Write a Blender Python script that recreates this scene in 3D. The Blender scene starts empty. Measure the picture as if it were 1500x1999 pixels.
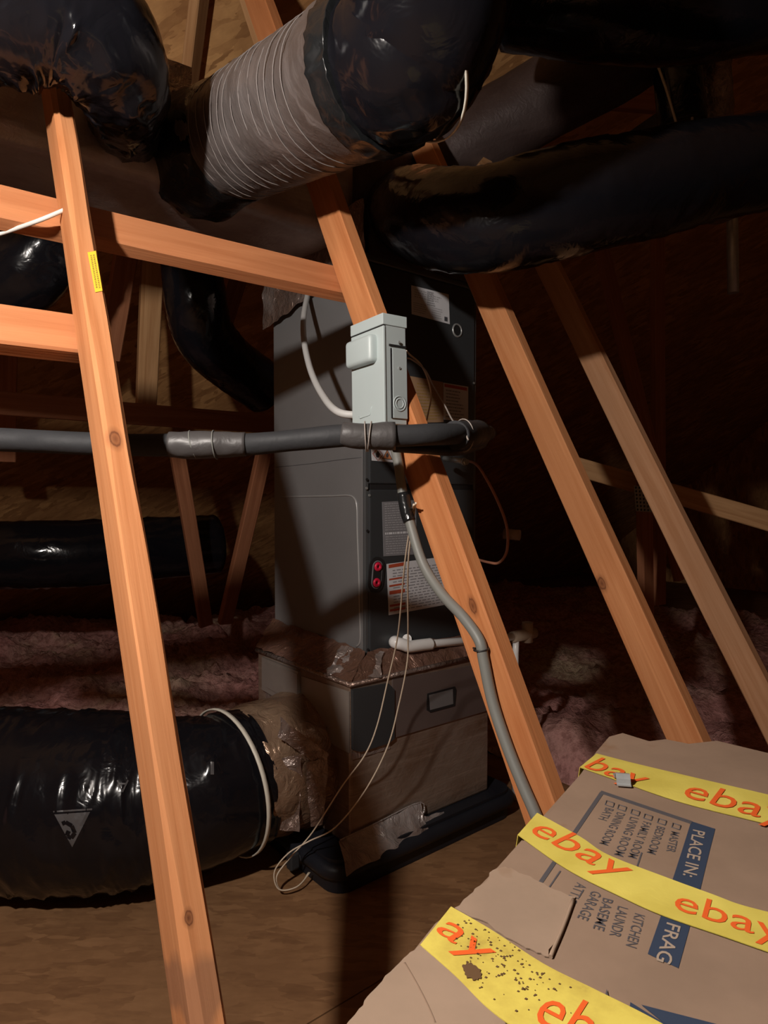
import bpy, bmesh, math, random
from mathutils import Vector, Matrix, noise as mnoise

random.seed(7)
S = bpy.context.scene
COL = S.collection
V = Vector

# ------------------------------------------------------------------ camera
HC = 1.16                    # eye height above the attic deck
FPX = 1300.0                 # focal length in pixels of the 1500x1999 frame
PITCH = math.atan(39.5 / FPX)
cam_d = bpy.data.cameras.new('camera')
cam_d.sensor_fit = 'VERTICAL'
cam_d.sensor_height = 36.0
cam_d.lens = FPX / 1999.0 * 36.0
cam_d.clip_start = 0.02
cam = bpy.data.objects.new('camera', cam_d)
COL.objects.link(cam)
cam.location = (0, 0, HC)
cam.rotation_euler = (math.pi / 2 - PITCH, 0, 0)
S.camera = cam

# ------------------------------------------------------------------ world + exposure
w = bpy.data.worlds.new('world'); S.world = w
w.use_nodes = True
w.node_tree.nodes['Background'].inputs[0].default_value = (0.55, 0.6, 1.0, 1)
w.node_tree.nodes['Background'].inputs[1].default_value = 0.002
S.view_settings.view_transform = 'Standard'
S.view_settings.look = 'None'
S.view_settings.gamma = 1.0
S.view_settings.use_curve_mapping = False
S.view_settings.exposure = 0.0

BULB = V((-0.64, 0.15, 1.84))      # bare attic bulb, left of the frame
BULB_STRENGTH = 2900.0
BULB_COLOR = (1.0, 0.91, 0.83, 1)

# ------------------------------------------------------------------ geometry helpers
def ray(px, py):
    a = (px - 750.0) / FPX; b = (999.5 - py) / FPX
    c, s = math.cos(PITCH), math.sin(PITCH)
    return V((a, c + b * s, -s + b * c))
def at(px, py, Y):
    d = ray(px, py)
    return V((0, 0, HC)) + d * (Y / d.y)
def on_plane(px, py, p, n):
    d = ray(px, py); o = V((0, 0, HC))
    return o + d * ((V(p) - o).dot(V(n)) / d.dot(V(n)))

AR = math.radians(50.5)
R = V((math.sin(AR), math.cos(AR), 0))          # along the front of the air handler
L = V((-math.cos(AR), math.sin(AR), 0))         # along its side, away from the camera
Z = V((0, 0, 1))
def W(r, l, z): return R * r + L * l + Z * z
T = V((-0.715, 1.0, 0)).normalized()            # direction of the trusses
N = V((T.y, -T.x, 0))                           # from truss to truss
SD = V((-0.715, 1.0, 2.21)).normalized()        # direction of the leaning webs

# ------------------------------------------------------------------ materials
def mat(name, base=(0.5, 0.5, 0.5), rough=0.5, metal=0.0, spec=0.5):
    m = bpy.data.materials.new(name); m.use_nodes = True
    b = m.node_tree.nodes['Principled BSDF']
    b.inputs['Base Color'].default_value = (*base, 1)
    b.inputs['Roughness'].default_value = rough
    b.inputs['Metallic'].default_value = metal
    b.inputs['Specular IOR Level'].default_value = spec
    return m
class NT:
    def __init__(self, m):
        self.t = m.node_tree; self.b = self.t.nodes['Principled BSDF']
    def n(self, typ, **kw):
        x = self.t.nodes.new(typ)
        for k, v in kw.items(): setattr(x, k, v)
        return x
    def link(self, a, b): self.t.links.new(a, b)
    def coords(self, scale=(1, 1, 1), rot=(0, 0, 0), kind='Object', loc=(0, 0, 0)):
        tc = self.n('ShaderNodeTexCoord'); mp = self.n('ShaderNodeMapping')
        mp.inputs['Scale'].default_value = scale
        mp.inputs['Rotation'].default_value = rot
        mp.inputs['Location'].default_value = loc
        self.link(tc.outputs[kind], mp.inputs[0]); return mp.outputs[0]
    def noise(self, vec, scale=5, detail=4, rough=0.55, dist=0.0):
        x = self.n('ShaderNodeTexNoise')
        x.inputs['Scale'].default_value = scale; x.inputs['Detail'].default_value = detail
        x.inputs['Roughness'].default_value = rough; x.inputs['Distortion'].default_value = dist
        self.link(vec, x.inputs['Vector']); return x.outputs[0]
    def ramp(self, fac, stops):
        x = self.n('ShaderNodeValToRGB'); e = x.color_ramp.elements
        e[0].position, e[0].color = stops[0][0], (*stops[0][1], 1)
        e[1].position, e[1].color = stops[1][0], (*stops[1][1], 1)
        for p, c in stops[2:]:
            k = e.new(p); k.color = (*c, 1)
        self.link(fac, x.inputs[0]); return x.outputs[0]
    def mix(self, fac, a, b, blend='MIX'):
        x = self.n('ShaderNodeMixRGB', blend_type=blend)
        for s, v in ((0, fac), (1, a), (2, b)):
            if hasattr(v, 'is_output'): self.link(v, x.inputs[s])
            elif isinstance(v, (int, float)): x.inputs[s].default_value = v
            else: x.inputs[s].default_value = (*v, 1)
        return x.outputs[0]
    def math(self, op, a, b=None, clamp=False):
        x = self.n('ShaderNodeMath', operation=op, use_clamp=clamp)
        for s, v in ((0, a), (1, b)):
            if v is None: continue
            if hasattr(v, 'is_output'): self.link(v, x.inputs[s])
            else: x.inputs[s].default_value = v
        return x.outputs[0]
    def bump(self, h, strength=0.3, dist=0.01, prev=None):
        x = self.n('ShaderNodeBump')
        x.inputs['Strength'].default_value = strength; x.inputs['Distance'].default_value = dist
        self.link(h, x.inputs['Height'])
        if prev is not None: self.link(prev, x.inputs['Normal'])
        return x.outputs[0]
    def color(self, o): self.link(o, self.b.inputs['Base Color'])
    def normal(self, o): self.link(o, self.b.inputs['Normal'])
    def rough(self, o): self.link(o, self.b.inputs['Roughness'])

def wood(name, light=(0.62, 0.325, 0.165), dark=(0.42, 0.19, 0.085), knots=(), seed=0.0, stain=None):
    """Construction lumber; grain runs along local z. knots: (x, y, z, size)."""
    m = mat(name, light, 0.72, 0, 0.2); k = NT(m)
    c = k.coords((26, 26, 1.1), loc=(seed, seed * 1.7, seed * 0.3))
    g = k.noise(c, 1.6, 5, 0.6, 0.6)
    c2 = k.coords((90, 90, 2.2), loc=(seed, 0, seed))
    f = k.noise(c2, 1.4, 3, 0.6)
    c3 = k.coords((5, 5, 2.6), loc=(0, seed, 0))
    bl = k.noise(c3, 1.0, 3, 0.5)
    col = k.ramp(g, [(0.36, dark), (0.60, light), (0.75, tuple(min(1, x * 1.13) for x in light))])
    col = k.mix(k.ramp(f, [(0.3, (0.35,) * 3), (0.7, (0,) * 3)]), col, dark)
    col = k.mix(k.ramp(bl, [(0.42, (0.5,) * 3), (0.62, (0,) * 3)]), col, tuple(a * 0.76 for a in light))
    for (x, y, z, s) in knots:
        tc = k.n('ShaderNodeTexCoord')
        vs = k.n('ShaderNodeVectorMath', operation='SUBTRACT'); vs.inputs[1].default_value = (x, y, z)
        k.link(tc.outputs['Object'], vs.inputs[0])
        vm = k.n('ShaderNodeVectorMath', operation='MULTIPLY'); vm.inputs[1].default_value = (1, 1, 0.62)
        k.link(vs.outputs[0], vm.inputs[0])
        ln = k.n('ShaderNodeVectorMath', operation='LENGTH'); k.link(vm.outputs[0], ln.inputs[0])
        wob = k.math('MULTIPLY', k.math('SUBTRACT', f, 0.5), s * 0.6)
        d = k.math('DIVIDE', k.math('ADD', ln.outputs['Value'], wob), s)
        msk = k.ramp(d, [(0.0, (0.9,) * 3), (1.0, (0.0,) * 3), (0.35, (0.55,) * 3), (0.5, (0.9,) * 3), (0.62, (0.35,) * 3)])
        col = k.mix(msk, col, (0.10, 0.03, 0.012))
    if stain:
        z0, z1 = stain
        tc = k.n('ShaderNodeTexCoord'); sp = k.n('ShaderNodeSeparateXYZ'); k.link(tc.outputs['Object'], sp.inputs[0])
        h = k.math('ADD', sp.outputs[2], k.math('MULTIPLY', k.math('SUBTRACT', bl, 0.5), 0.25))
        t = k.math('DIVIDE', k.math('SUBTRACT', h, z0), z1 - z0)
        msk = k.ramp(t, [(0.0, (0,) * 3), (1.0, (0,) * 3), (0.2, (0.55,) * 3), (0.8, (0.55,) * 3)])
        col = k.mix(msk, col, (0.16, 0.085, 0.055))
    k.color(col)
    k.normal(k.bump(f, 0.22, 0.003, k.bump(g, 0.2, 0.004)))
    return m

def osb_mat(name, a, b, c3, soft=0.5):
    m = mat(name, a, 0.75, 0, 0.25); k = NT(m)
    col = None; hs = None
    for i, (rot, sc) in enumerate((((0.3, 0.2, 0.5), (9, 30, 9)), ((0.1, 0.4, 2.0), (11, 34, 11)), ((0.5, 0, 3.6), (8, 28, 8)))):
        co = k.coords(sc, rot)
        wob = k.n('ShaderNodeTexNoise'); wob.inputs['Scale'].default_value = 1.3; wob.inputs['Detail'].default_value = 2
        k.link(co, wob.inputs['Vector'])
        ad = k.n('ShaderNodeVectorMath', operation='ADD'); k.link(co, ad.inputs[0]); k.link(wob.outputs['Color'], ad.inputs[1])
        v = k.n('ShaderNodeTexVoronoi'); v.inputs['Scale'].default_value = 1.0
        k.link(ad.outputs[0], v.inputs['Vector'])
        r = k.n('ShaderNodeSeparateColor'); k.link(v.outputs['Color'], r.inputs[0])
        st = k.noise(k.coords(tuple(x * 1.7 for x in sc), rot), 1.0, 3, 0.6)
        val = k.math('ADD', k.math('MULTIPLY', r.outputs[0], 1 - soft), k.math('MULTIPLY', st, soft))
        cc = k.ramp(val, [(0.22, b), (0.78, a), (0.5, c3)])
        if col is None: col, hs = cc, val
        else:
            msk = k.ramp(r.outputs[2], [(0.40, (0,) * 3), (0.58, (1,) * 3)])
            col = k.mix(msk, col, cc); hs = k.math('ADD', hs, k.math('MULTIPLY', val, 0.5))
    big = k.noise(k.coords((1.3,) * 3), 2.2, 5, 0.65)
    col = k.mix(k.ramp(big, [(0.38, (0.55,) * 3), (0.62, (0,) * 3)]), col, b)
    k.color(col); k.normal(k.bump(hs, 0.25, 0.003))
    return m

M = {}
M['osb_floor'] = osb_mat('osb_floor', (0.33, 0.175, 0.083), (0.17, 0.083, 0.037), (0.27, 0.14, 0.064), 0.62)
M['osb_roof'] = osb_mat('osb_roof', (0.66, 0.37, 0.15), (0.30, 0.145, 0.055), (0.50, 0.265, 0.105))

def plastic(name, base, rough, bsc, bst):
    m = mat(name, base, rough, 0, 0.36); k = NT(m)
    n1 = k.noise(k.coords((9, 9, 9)), bsc, 3, 0.55, 0.8)
    k.normal(k.bump(n1, bst, 0.01)); 
    dust = k.noise(k.coords((3, 3, 3)), 2, 4, 0.6)
    k.rough(k.ramp(dust, [(0.35, (rough * 0.8,) * 3), (0.75, (rough * 1.7,) * 3)]))
    return m
M['black_plastic'] = plastic('black_plastic', (0.006, 0.006, 0.008), 0.16, 1.6, 0.3)
M['black_tape'] = plastic('black_tape', (0.011, 0.012, 0.013), 0.24, 2.0, 0.5)
M['pan_black'] = plastic('pan_black', (0.012, 0.013, 0.018), 0.42, 1.0, 0.1)

def fsk(name, base, rough, metal, line_axis, line_scale, amt=0.5, dirt=(0.12, 0.06, 0.03)):
    m = mat(name, base, rough, metal, 0.5); k = NT(m)
    c = k.coords((1, 1, 1))
    dn = k.noise(c, 3.2, 5, 0.62, 0.3)
    col = k.mix(k.ramp(dn, [(0.40, (0.75,) * 3), (0.66, (0.0,) * 3)]), base, dirt)
    sc = [3.0, 3.0, 3.0]; sc[line_axis] = line_scale
    st = k.noise(k.coords(tuple(sc)), 1.0, 4, 0.7, 0.4)
    col = k.mix(k.ramp(st, [(0.48, (0,) * 3), (0.70, (amt,) * 3)]), col, tuple(min(1, x * 1.7) for x in base))
    k.color(col)
    cr = k.noise(c, 38, 3, 0.6, 1.2)
    k.normal(k.bump(cr, 0.3, 0.006, k.bump(st, 0.3, 0.004)))
    k.rough(k.ramp(dn, [(0.3, (rough * 1.25,) * 3), (0.7, (rough * 0.8,) * 3)]))
    return m
M['foil_wrap'] = fsk('foil_wrap', (0.145, 0.128, 0.124), 0.40, 0.3, 1, 60, 0.45, (0.07, 0.05, 0.042))
M['foil_trunk'] = fsk('foil_trunk', (0.52, 0.47, 0.46), 0.34, 0.4, 2, 45, 0.15, (0.24, 0.16, 0.13))
M['foil_plenum'] = fsk('foil_plenum', (0.33, 0.265, 0.22), 0.34, 0.45, 2, 60, 0.3, (0.16, 0.078, 0.036))
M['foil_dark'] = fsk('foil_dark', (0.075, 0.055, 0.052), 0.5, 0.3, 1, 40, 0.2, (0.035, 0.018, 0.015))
def foil(name, base, rough, sc, metal=0.6):
    m = mat(name, base, rough, metal, 0.5); k = NT(m)
    n1 = k.noise(k.coords((1, 1, 1)), sc, 4, 0.6, 1.6)
    dn = k.noise(k.coords((1, 1, 1)), 5, 4, 0.6)
    k.color(k.mix(k.ramp(dn, [(0.4, (0.7,) * 3), (0.65, (0,) * 3)]), base, (0.16, 0.08, 0.045)))
    k.normal(k.bump(n1, 0.9, 0.012)); return m
M['foil_tape'] = foil('foil_tape', (0.42, 0.36, 0.34), 0.24, 26)
M['foil_bright'] = foil('foil_bright', (0.62, 0.6, 0.6), 0.22, 20, 0.45)
M['foil_tape_brown'] = foil('foil_tape_brown', (0.34, 0.20, 0.16), 0.28, 22, 0.5)
M['foil_collar'] = foil('foil_collar', (0.38, 0.26, 0.175), 0.26, 16, 0.45)

def painted(name, base, rough, metal=0.0, var=0.25, sc=3.0):
    m = mat(name, base, rough, metal); k = NT(m)
    n1 = k.noise(k.coords((1, 1, 1)), sc, 4, 0.6)
    k.color(k.mix(k.ramp(n1, [(0.35, (var * 2,) * 3), (0.7, (0,) * 3)]), base, tuple(x * 0.7 for x in base)))
    n2 = k.noise(k.coords((1, 1, 1)), 160, 2, 0.5)
    k.normal(k.bump(n2, 0.04, 0.001)); return m
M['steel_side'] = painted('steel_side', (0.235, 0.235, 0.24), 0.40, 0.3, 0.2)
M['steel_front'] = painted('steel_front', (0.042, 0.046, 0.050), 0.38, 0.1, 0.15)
M['steel_edge'] = painted('steel_edge', (0.11, 0.115, 0.12), 0.36, 0.3)
M['steel_panel'] = painted('steel_panel', (0.36, 0.32, 0.29), 0.36, 0.4, 0.4, 4)
M['door_grey'] = painted('door_grey', (0.17, 0.13, 0.12), 0.45, 0.3, 0.3, 4)
M['disconnect'] = painted('disconnect', (0.44, 0.51, 0.515), 0.42, 0, 0.05)
M['disconnect_shaded'] = painted('disconnect_shaded', (0.37, 0.42, 0.425), 0.45, 0, 0.05)  # same grey paint, darkened to put the side's shade into the colour
M['recess'] = mat('recess', (0.012, 0.012, 0.013), 0.6)
M['rubber'] = plastic('rubber', (0.028, 0.029, 0.032), 0.62, 5, 0.12)
M['wrap_tape'] = plastic('wrap_tape', (0.062, 0.058, 0.058), 0.42, 3, 0.25)
M['conduit_white'] = painted('conduit_white', (0.52, 0.52, 0.51), 0.5, 0, 0.1)
M['conduit_grey'] = painted('conduit_grey', (0.185, 0.19, 0.175), 0.5, 0, 0.1)
M['pvc'] = painted('pvc', (0.84, 0.84, 0.83), 0.3, 0, 0.03)
M['pvc_old'] = painted('pvc_old', (0.50, 0.39, 0.29), 0.5, 0, 0.2)
M['wire_cream'] = mat('wire_cream', (0.62, 0.52, 0.40), 0.5)
M['wire_brown'] = mat('wire_brown', (0.40, 0.17, 0.10), 0.5)
M['wire_grey'] = mat('wire_grey', (0.34, 0.30, 0.27), 0.5)
M['cable_white'] = mat('cable_white', (0.62, 0.60, 0.56), 0.5)
M['zip_white'] = mat('zip_white', (0.66, 0.63, 0.54), 0.45)
M['zip_black'] = mat('zip_black', (0.015, 0.015, 0.016), 0.45)
M['galvanized'] = painted('galvanized', (0.46, 0.48, 0.48), 0.34, 0.55, 0.3, 40)
M['label_white'] = mat('label_white', (0.62, 0.63, 0.66), 0.55)
M['label_grey'] = painted('label_grey', (0.21, 0.21, 0.225), 0.55, 0, 0.2, 30)
M['label_tan'] = mat('label_tan', (0.34, 0.21, 0.12), 0.5)
M['label_red'] = mat('label_red', (0.42, 0.07, 0.03), 0.55)
M['label_orange'] = mat('label_orange', (0.55, 0.22, 0.09), 0.55)
M['seam_grey'] = mat('seam_grey', (0.19, 0.168, 0.16), 0.5)
M['bead'] = mat('bead', (0.34, 0.34, 0.34), 0.35, 0.3)  # paler than the cabinet side: the bead's highlight is put into its colour
M['ink'] = mat('ink', (0.06, 0.06, 0.07), 0.6)
M['ink_mid'] = mat('ink_mid', (0.25, 0.25, 0.27), 0.6)
M['ink_light'] = mat('ink_light', (0.40, 0.40, 0.42), 0.6)
M['print_grey'] = mat('print_grey', (0.085, 0.082, 0.085), 0.3)
M['red_rubber'] = mat('red_rubber', (0.60, 0.012, 0.05), 0.4)
M['sticker_yellow'] = mat('sticker_yellow', (0.80, 0.52, 0.04), 0.5)
M['ink_brown'] = mat('ink_brown', (0.30, 0.19, 0.03), 0.6)

def cardboard(name, base):
    m = mat(name, base, 0.8, 0, 0.15); k = NT(m)
    n1 = k.noise(k.coords((1, 1, 1)), 9, 5, 0.62)
    col = k.mix(k.ramp(n1, [(0.40, (0.5,) * 3), (0.62, (0,) * 3)]), base, tuple(x * 0.74 for x in base))
    n3 = k.noise(k.coords((1, 1, 1)), 22, 3, 0.5)
    col = k.mix(k.ramp(n3, [(0.67, (0,) * 3), (0.78, (0.6,) * 3)]), col, (0.16, 0.085, 0.045))
    k.color(col)
    n2 = k.noise(k.coords((3, 120, 3), (0, 0, AR)), 1.0, 2, 0.5)
    k.normal(k.bump(n2, 0.05, 0.002, k.bump(n1, 0.12, 0.01))); return m
M['cardboard'] = cardboard('cardboard', (0.215, 0.146, 0.103))
M['cardboard_light'] = cardboard('cardboard_light', (0.26, 0.185, 0.133))
def tape_mat():
    m = mat('tape_yellow', (0.70, 0.58, 0.12), 0.33); k = NT(m)
    n1 = k.noise(k.coords((1, 1, 1)), 12, 4, 0.6)
    k.color(k.ramp(n1, [(0.35, (0.46, 0.375, 0.07)), (0.65, (0.58, 0.49, 0.105))]))
    n2 = k.noise(k.coords((30, 30, 30)), 1.5, 3, 0.6, 0.5)
    k.normal(k.bump(n2, 0.12, 0.004)); return m
M['tape_yellow'] = tape_mat()
def tape_dirty():
    m = mat('tape_yellow_dirty', (0.7, 0.5, 0.07), 0.4); k = NT(m)
    n1 = k.noise(k.coords((1, 1, 1)), 26, 5, 0.7)
    n0 = k.noise(k.coords((1, 1, 1)), 6, 2, 0.5)
    d = k.math('ADD', k.math('MULTIPLY', n1, 0.6), k.math('MULTIPLY', n0, 0.5))
    k.color(k.ramp(d, [(0.50, (0.56, 0.46, 0.09)), (0.72, (0.24, 0.165, 0.045)), (0.62, (0.46, 0.36, 0.07))]))
    return m
M['tape_yellow_dirty'] = tape_dirty()
M['print_red'] = mat('print_red', (0.62, 0.10, 0.02), 0.4)
M['print_blue'] = mat('print_blue', (0.020, 0.032, 0.060), 0.65)
M['print_dark'] = mat('print_dark', (0.060, 0.055, 0.060), 0.65)
M['dirt'] = mat('dirt', (0.09, 0.045, 0.015), 0.9)
def insul():
    m = mat('insulation_fibre', (0.5, 0.25, 0.23), 0.95, 0, 0.05); k = NT(m)
    n0 = k.noise(k.coords((1, 1, 1)), 1.6, 3, 0.6)
    n1 = k.noise(k.coords((1, 1, 1)), 26, 5, 0.7)
    col = k.ramp(n0, [(0.42, (0.62, 0.315, 0.29)), (0.68, (0.62, 0.48, 0.33)), (0.55, (0.60, 0.35, 0.30))])
    col = k.mix(k.ramp(n1, [(0.40, (0.6,) * 3), (0.56, (0,) * 3)]), col, (0.24, 0.10, 0.085))
    k.color(col); k.normal(k.bump(n1, 0.8, 0.03)); return m
M['insulation'] = insul()
M['porcelain'] = mat('porcelain', (0.8, 0.78, 0.74), 0.3)
bm_ = mat('bulb_glow', (1, 1, 1), 0.5)
bb = bm_.node_tree.nodes['Principled BSDF']
bb.inputs['Emission Color'].default_value = BULB_COLOR
bb.inputs['Emission Strength'].default_value = BULB_STRENGTH
M['bulb_glow'] = bm_

# ------------------------------------------------------------------ mesh building
class MB:
    def __init__(self): self.v = []; self.f = []; self.sm = []
    def add(self, vs, fs, smooth=False):
        o = len(self.v); self.v += [V(p) for p in vs]
        for f in fs: self.f.append(tuple(i + o for i in f)); self.sm.append(smooth)
        return self
    def box(self, c, ex, ey, ez, sx, sy, sz, bev=0.0):
        """Box centred at c with unit axes ex,ey,ez and full sizes; optional chamfer."""
        hx, hy, hz = sx / 2, sy / 2, sz / 2
        if bev <= 0:
            vs = [V(c) + ex * (hx * a) + ey * (hy * b) + ez * (hz * d) for d in (-1, 1) for b in (-1, 1) for a in (-1, 1)]
            fs = [(0, 2, 3, 1), (4, 5, 7, 6), (0, 1, 5, 4), (2, 6, 7, 3), (0, 4, 6, 2), (1, 3, 7, 5)]
            return self.add(vs, fs)
        bm = bmesh.new(); bmesh.ops.create_cube(bm, size=1)
        for q in bm.verts: q.co = V((q.co.x * sx, q.co.y * sy, q.co.z * sz))
        bmesh.ops.bevel(bm, geom=bm.edges[:], offset=bev, segments=2, affect='EDGES', profile=0.5)
        bm.verts.index_update()
        vs = [V(c) + ex * q.co.x + ey * q.co.y + ez * q.co.z for q in bm.verts]
        fs = [tuple(q.index for q in f.verts) for f in bm.faces]
        bm.free(); return self.add(vs, fs)
    def abox(self, r0, r1, l0, l1, z0, z1, bev=0.0):
        return self.box(W((r0 + r1) / 2, (l0 + l1) / 2, (z0 + z1) / 2), R, L, Z, r1 - r0, l1 - l0, z1 - z0, bev)
    def prism(self, pts, n):
        """Extrude polygon pts by vector n."""
        k = len(pts); n = V(n); pts = [V(p) for p in pts]
        vs = pts + [p + n for p in pts]
        fs = [tuple(range(k))[::-1], tuple(range(k, 2 * k))] + [(i, (i + 1) % k, (i + 1) % k + k, i + k) for i in range(k)]
        return self.add(vs, fs)
    def tube(self, pts, rad, seg=12, disp=None, caps=True, smooth=True, sub=1, closed=False):
        pts = [V(p) for p in pts]
        if sub > 1: pts = catmull(pts, sub)
        n = len(pts); s = [0.0]
        for i in range(1, n): s.append(s[-1] + (pts[i] - pts[i - 1]).length)
        tot = max(s[-1], 1e-9)
        tg = []
        for i in range(n):
            if closed: d = pts[(i + 1) % n] - pts[i - 1]
            else: d = pts[min(i + 1, n - 1)] - pts[max(i - 1, 0)]
            tg.append(d.normalized())
        u = tg[0].orthogonal().normalized() if abs(tg[0].z) > 0.9 else Z.cross(tg[0]).normalized()
        vs = []
        for i in range(n):
            u = (u - tg[i] * u.dot(tg[i])).normalized(); b = tg[i].cross(u)
            for j in range(seg):
                a = 2 * math.pi * j / seg
                r = rad(s[i] / tot) if callable(rad) else rad
                if disp: r += disp(s[i], a)
                vs.append(pts[i] + (u * math.cos(a) + b * math.sin(a)) * r)
        fs = []
        for i in range(n if closed else n - 1):
            for j in range(seg):
                k = (j + 1) % seg; i2 = (i + 1) % n
                fs.append((i * seg + j, i * seg + k, i2 * seg + k, i2 * seg + j))
        self.add(vs, fs, smooth)
        if caps and not closed:
            o = len(self.v) - n * seg
            self.f.append(tuple(o + j for j in range(seg))[::-1]); self.sm.append(False)
            self.f.append(tuple(o + (n - 1) * seg + j for j in range(seg))); self.sm.append(False)
        return self
    def ring(self, c, axis, r, tr, seg=28, ts=8):
        axis = V(axis).normalized(); u = axis.orthogonal().normalized(); b = axis.cross(u)
        p = [V(c) + (u * math.cos(2 * math.pi * i / seg) + b * math.sin(2 * math.pi * i / seg)) * r for i in range(seg)]
        return self.tube(p, tr, ts, closed=True)
    def disc(self, c, axis, r, h, seg=20):
        axis = V(axis).normalized(); u = axis.orthogonal().normalized(); b = axis.cross(u)
        return self.prism([V(c) + (u * math.cos(2 * math.pi * i / seg) + b * math.sin(2 * math.pi * i / seg)) * r for i in range(seg)], axis * h)
    def grid(self, fn, nu, nv, smooth=True):
        vs = [fn(i / nu, j / nv) for j in range(nv + 1) for i in range(nu + 1)]
        fs = [(j * (nu + 1) + i, j * (nu + 1) + i + 1, (j + 1) * (nu + 1) + i + 1, (j + 1) * (nu + 1) + i) for j in range(nv) for i in range(nu)]
        return self.add(vs, fs, smooth)
def catmull(p, sub):
    out = []; n = len(p)
    for i in range(n - 1):
        p0, p1, p2, p3 = p[max(i - 1, 0)], p[i], p[i + 1], p[min(i + 2, n - 1)]
        if i == 0: p0 = p1 * 2 - p2
        if i == n - 2: p3 = p2 * 2 - p1
        for k in range(sub):
            t = k / sub
            out.append(0.5 * ((2 * p1) + (p2 - p0) * t + (2 * p0 - 5 * p1 + 4 * p2 - p3) * t * t + (-p0 + 3 * p1 - 3 * p2 + p3) * t ** 3))
    out.append(p[-1]); return out

def link_mesh(name, mb, material, origin):
    me = bpy.data.meshes.new(name)
    me.from_pydata([tuple(p - origin) for p in mb.v], [], mb.f)
    me.polygons.foreach_set('use_smooth', mb.sm)
    bm = bmesh.new(); bm.from_mesh(me); bmesh.ops.recalc_face_normals(bm, faces=bm.faces[:]); bm.to_mesh(me); bm.free()
    me.materials.append(M[material] if isinstance(material, str) else material)
    o = bpy.data.objects.new(name, me); COL.objects.link(o)
    return o
ROOT = {}
def tag(o, label, cat, group=None):
    o['label'] = label; o['category'] = cat
    if group: o['group'] = group
    return o
def thing(name, loc, label, cat, group=None):
    o = bpy.data.objects.new(name, None); COL.objects.link(o)
    o.empty_display_size = 0.1; o.location = loc; ROOT[o.name] = V(loc)
    return tag(o, label, cat, group)
def part(name, mb, material, parent, label=None):
    """Mesh part (or sub-part): vertices are given in world space."""
    org = ROOT[parent.name]
    o = link_mesh(name, mb, material, org); o.parent = parent; ROOT[o.name] = org
    if label: o['label'] = label
    return o
def solo(name, mb, material, loc, label, cat, group=None):
    o = link_mesh(name, mb, material, V(loc)); o.location = loc; ROOT[o.name] = V(loc)
    return tag(o, label, cat, group)
def subpart(name, mb, material, parent, label=None):
    """Child of a mesh that carries its own transform (parent mesh origin = ROOT)."""
    org = ROOT[parent.name]
    o = link_mesh(name, mb, material, org); o.parent = parent; ROOT[o.name] = org
    if label: o['label'] = label
    return o
def structure(name, mb, material, loc=(0, 0, 0)):
    o = link_mesh(name, mb, material, V(loc)); o.location = loc; o['kind'] = 'structure'; ROOT[o.name] = V(loc); return o

def lumber(name, p0, p1, wide, material, w=0.089, t=0.038, wane=0.0, seed=0):
    """One piece of 2x4 from p0 to p1; local z runs along it, local x across the wide face."""
    p0, p1 = V(p0), V(p1); ez = (p1 - p0).normalized(); ln = (p1 - p0).length
    ex = (V(wide) - ez * V(wide).dot(ez)).normalized(); ey = ez.cross(ex)
    nseg = max(2, int(ln / 0.04)); mb = MB(); prof = []
    vs = []
    for i in range(nseg + 1):
        z = ln * i / nseg
        bow = 0.003 * math.sin(3.1 * z + seed)
        cor = []
        for k, (a, b) in enumerate(((-1, -1), (1, -1), (1, 1), (-1, 1))):
            c = 0.003 + (wane * max(0.0, mnoise.noise(V((z * 2.3, k * 7.1, seed))) + 0.25) if wane else 0.0012 * (1 + mnoise.noise(V((z * 9, k, seed)))))
            c2 = c
            x, y = a * w / 2 + bow, b * t / 2
            if a * b > 0: cor += [V((x, y - b * c2, z)), V((x - a * c, y, z))]
            else: cor += [V((x - a * c, y, z)), V((x, y - b * c2, z))]
        vs += cor
    fs = []
    for i in range(nseg):
        for j in range(8):
            k = (j + 1) % 8
            fs.append((i * 8 + j, i * 8 + k, (i + 1) * 8 + k, (i + 1) * 8 + j))
    fs.append(tuple(range(8))[::-1]); fs.append(tuple(nseg * 8 + j for j in range(8)))
    mb.add(vs, fs)
    me_o = link_mesh(name, mb, material, V((0, 0, 0)))
    m4 = Matrix((ex, ey, ez)).transposed().to_4x4(); m4.translation = p0
    me_o.matrix_world = m4
    return me_o
def attach(o, root):
    """Parent an object built in world space to a rotated thing."""
    o.parent = root; o.matrix_parent_inverse = root.matrix_world.inverted(); return o
def wpart(name, mb, material, root, label=None):
    bpy.context.view_layer.update()
    c = sum(mb.v, V()) / len(mb.v)
    o = link_mesh(name, mb, material, c); o.location = c; ROOT[o.name] = c
    attach(o, root)
    if label: o['label'] = label
    return o

_tc = 0
def text_mb(s, p0, p1, up, bold=0.0, fit=True, lift=0.0):
    """Flat lettering whose baseline runs p0->p1 and whose capital height is the vector up."""
    cu = bpy.data.curves.new('lettering', 'FONT'); cu.body = s; cu.size = 1.0
    cu.offset = bold; cu.resolution_u = 3
    ob = bpy.data.objects.new('lettering', cu); COL.objects.link(ob)
    dg = bpy.context.evaluated_depsgraph_get()
    me = bpy.data.meshes.new_from_object(ob.evaluated_get(dg))
    bpy.data.objects.remove(ob); bpy.data.curves.remove(cu)
    xs = [q.co.x for q in me.vertices]; x0, x1 = min(xs), max(xs)
    cap = 0.70
    mb = MB(); p0, p1, up = V(p0), V(p1), V(up)
    nn = (p1 - p0).cross(up).normalized()
    vs = [p0 + (p1 - p0) * ((q.co.x - x0) / (x1 - x0)) + up * (q.co.y / cap) + nn * lift for q in me.vertices]
    mb.add(vs, [tuple(f.vertices) for f in me.polygons])
    bpy.data.meshes.remove(me); return mb

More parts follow.
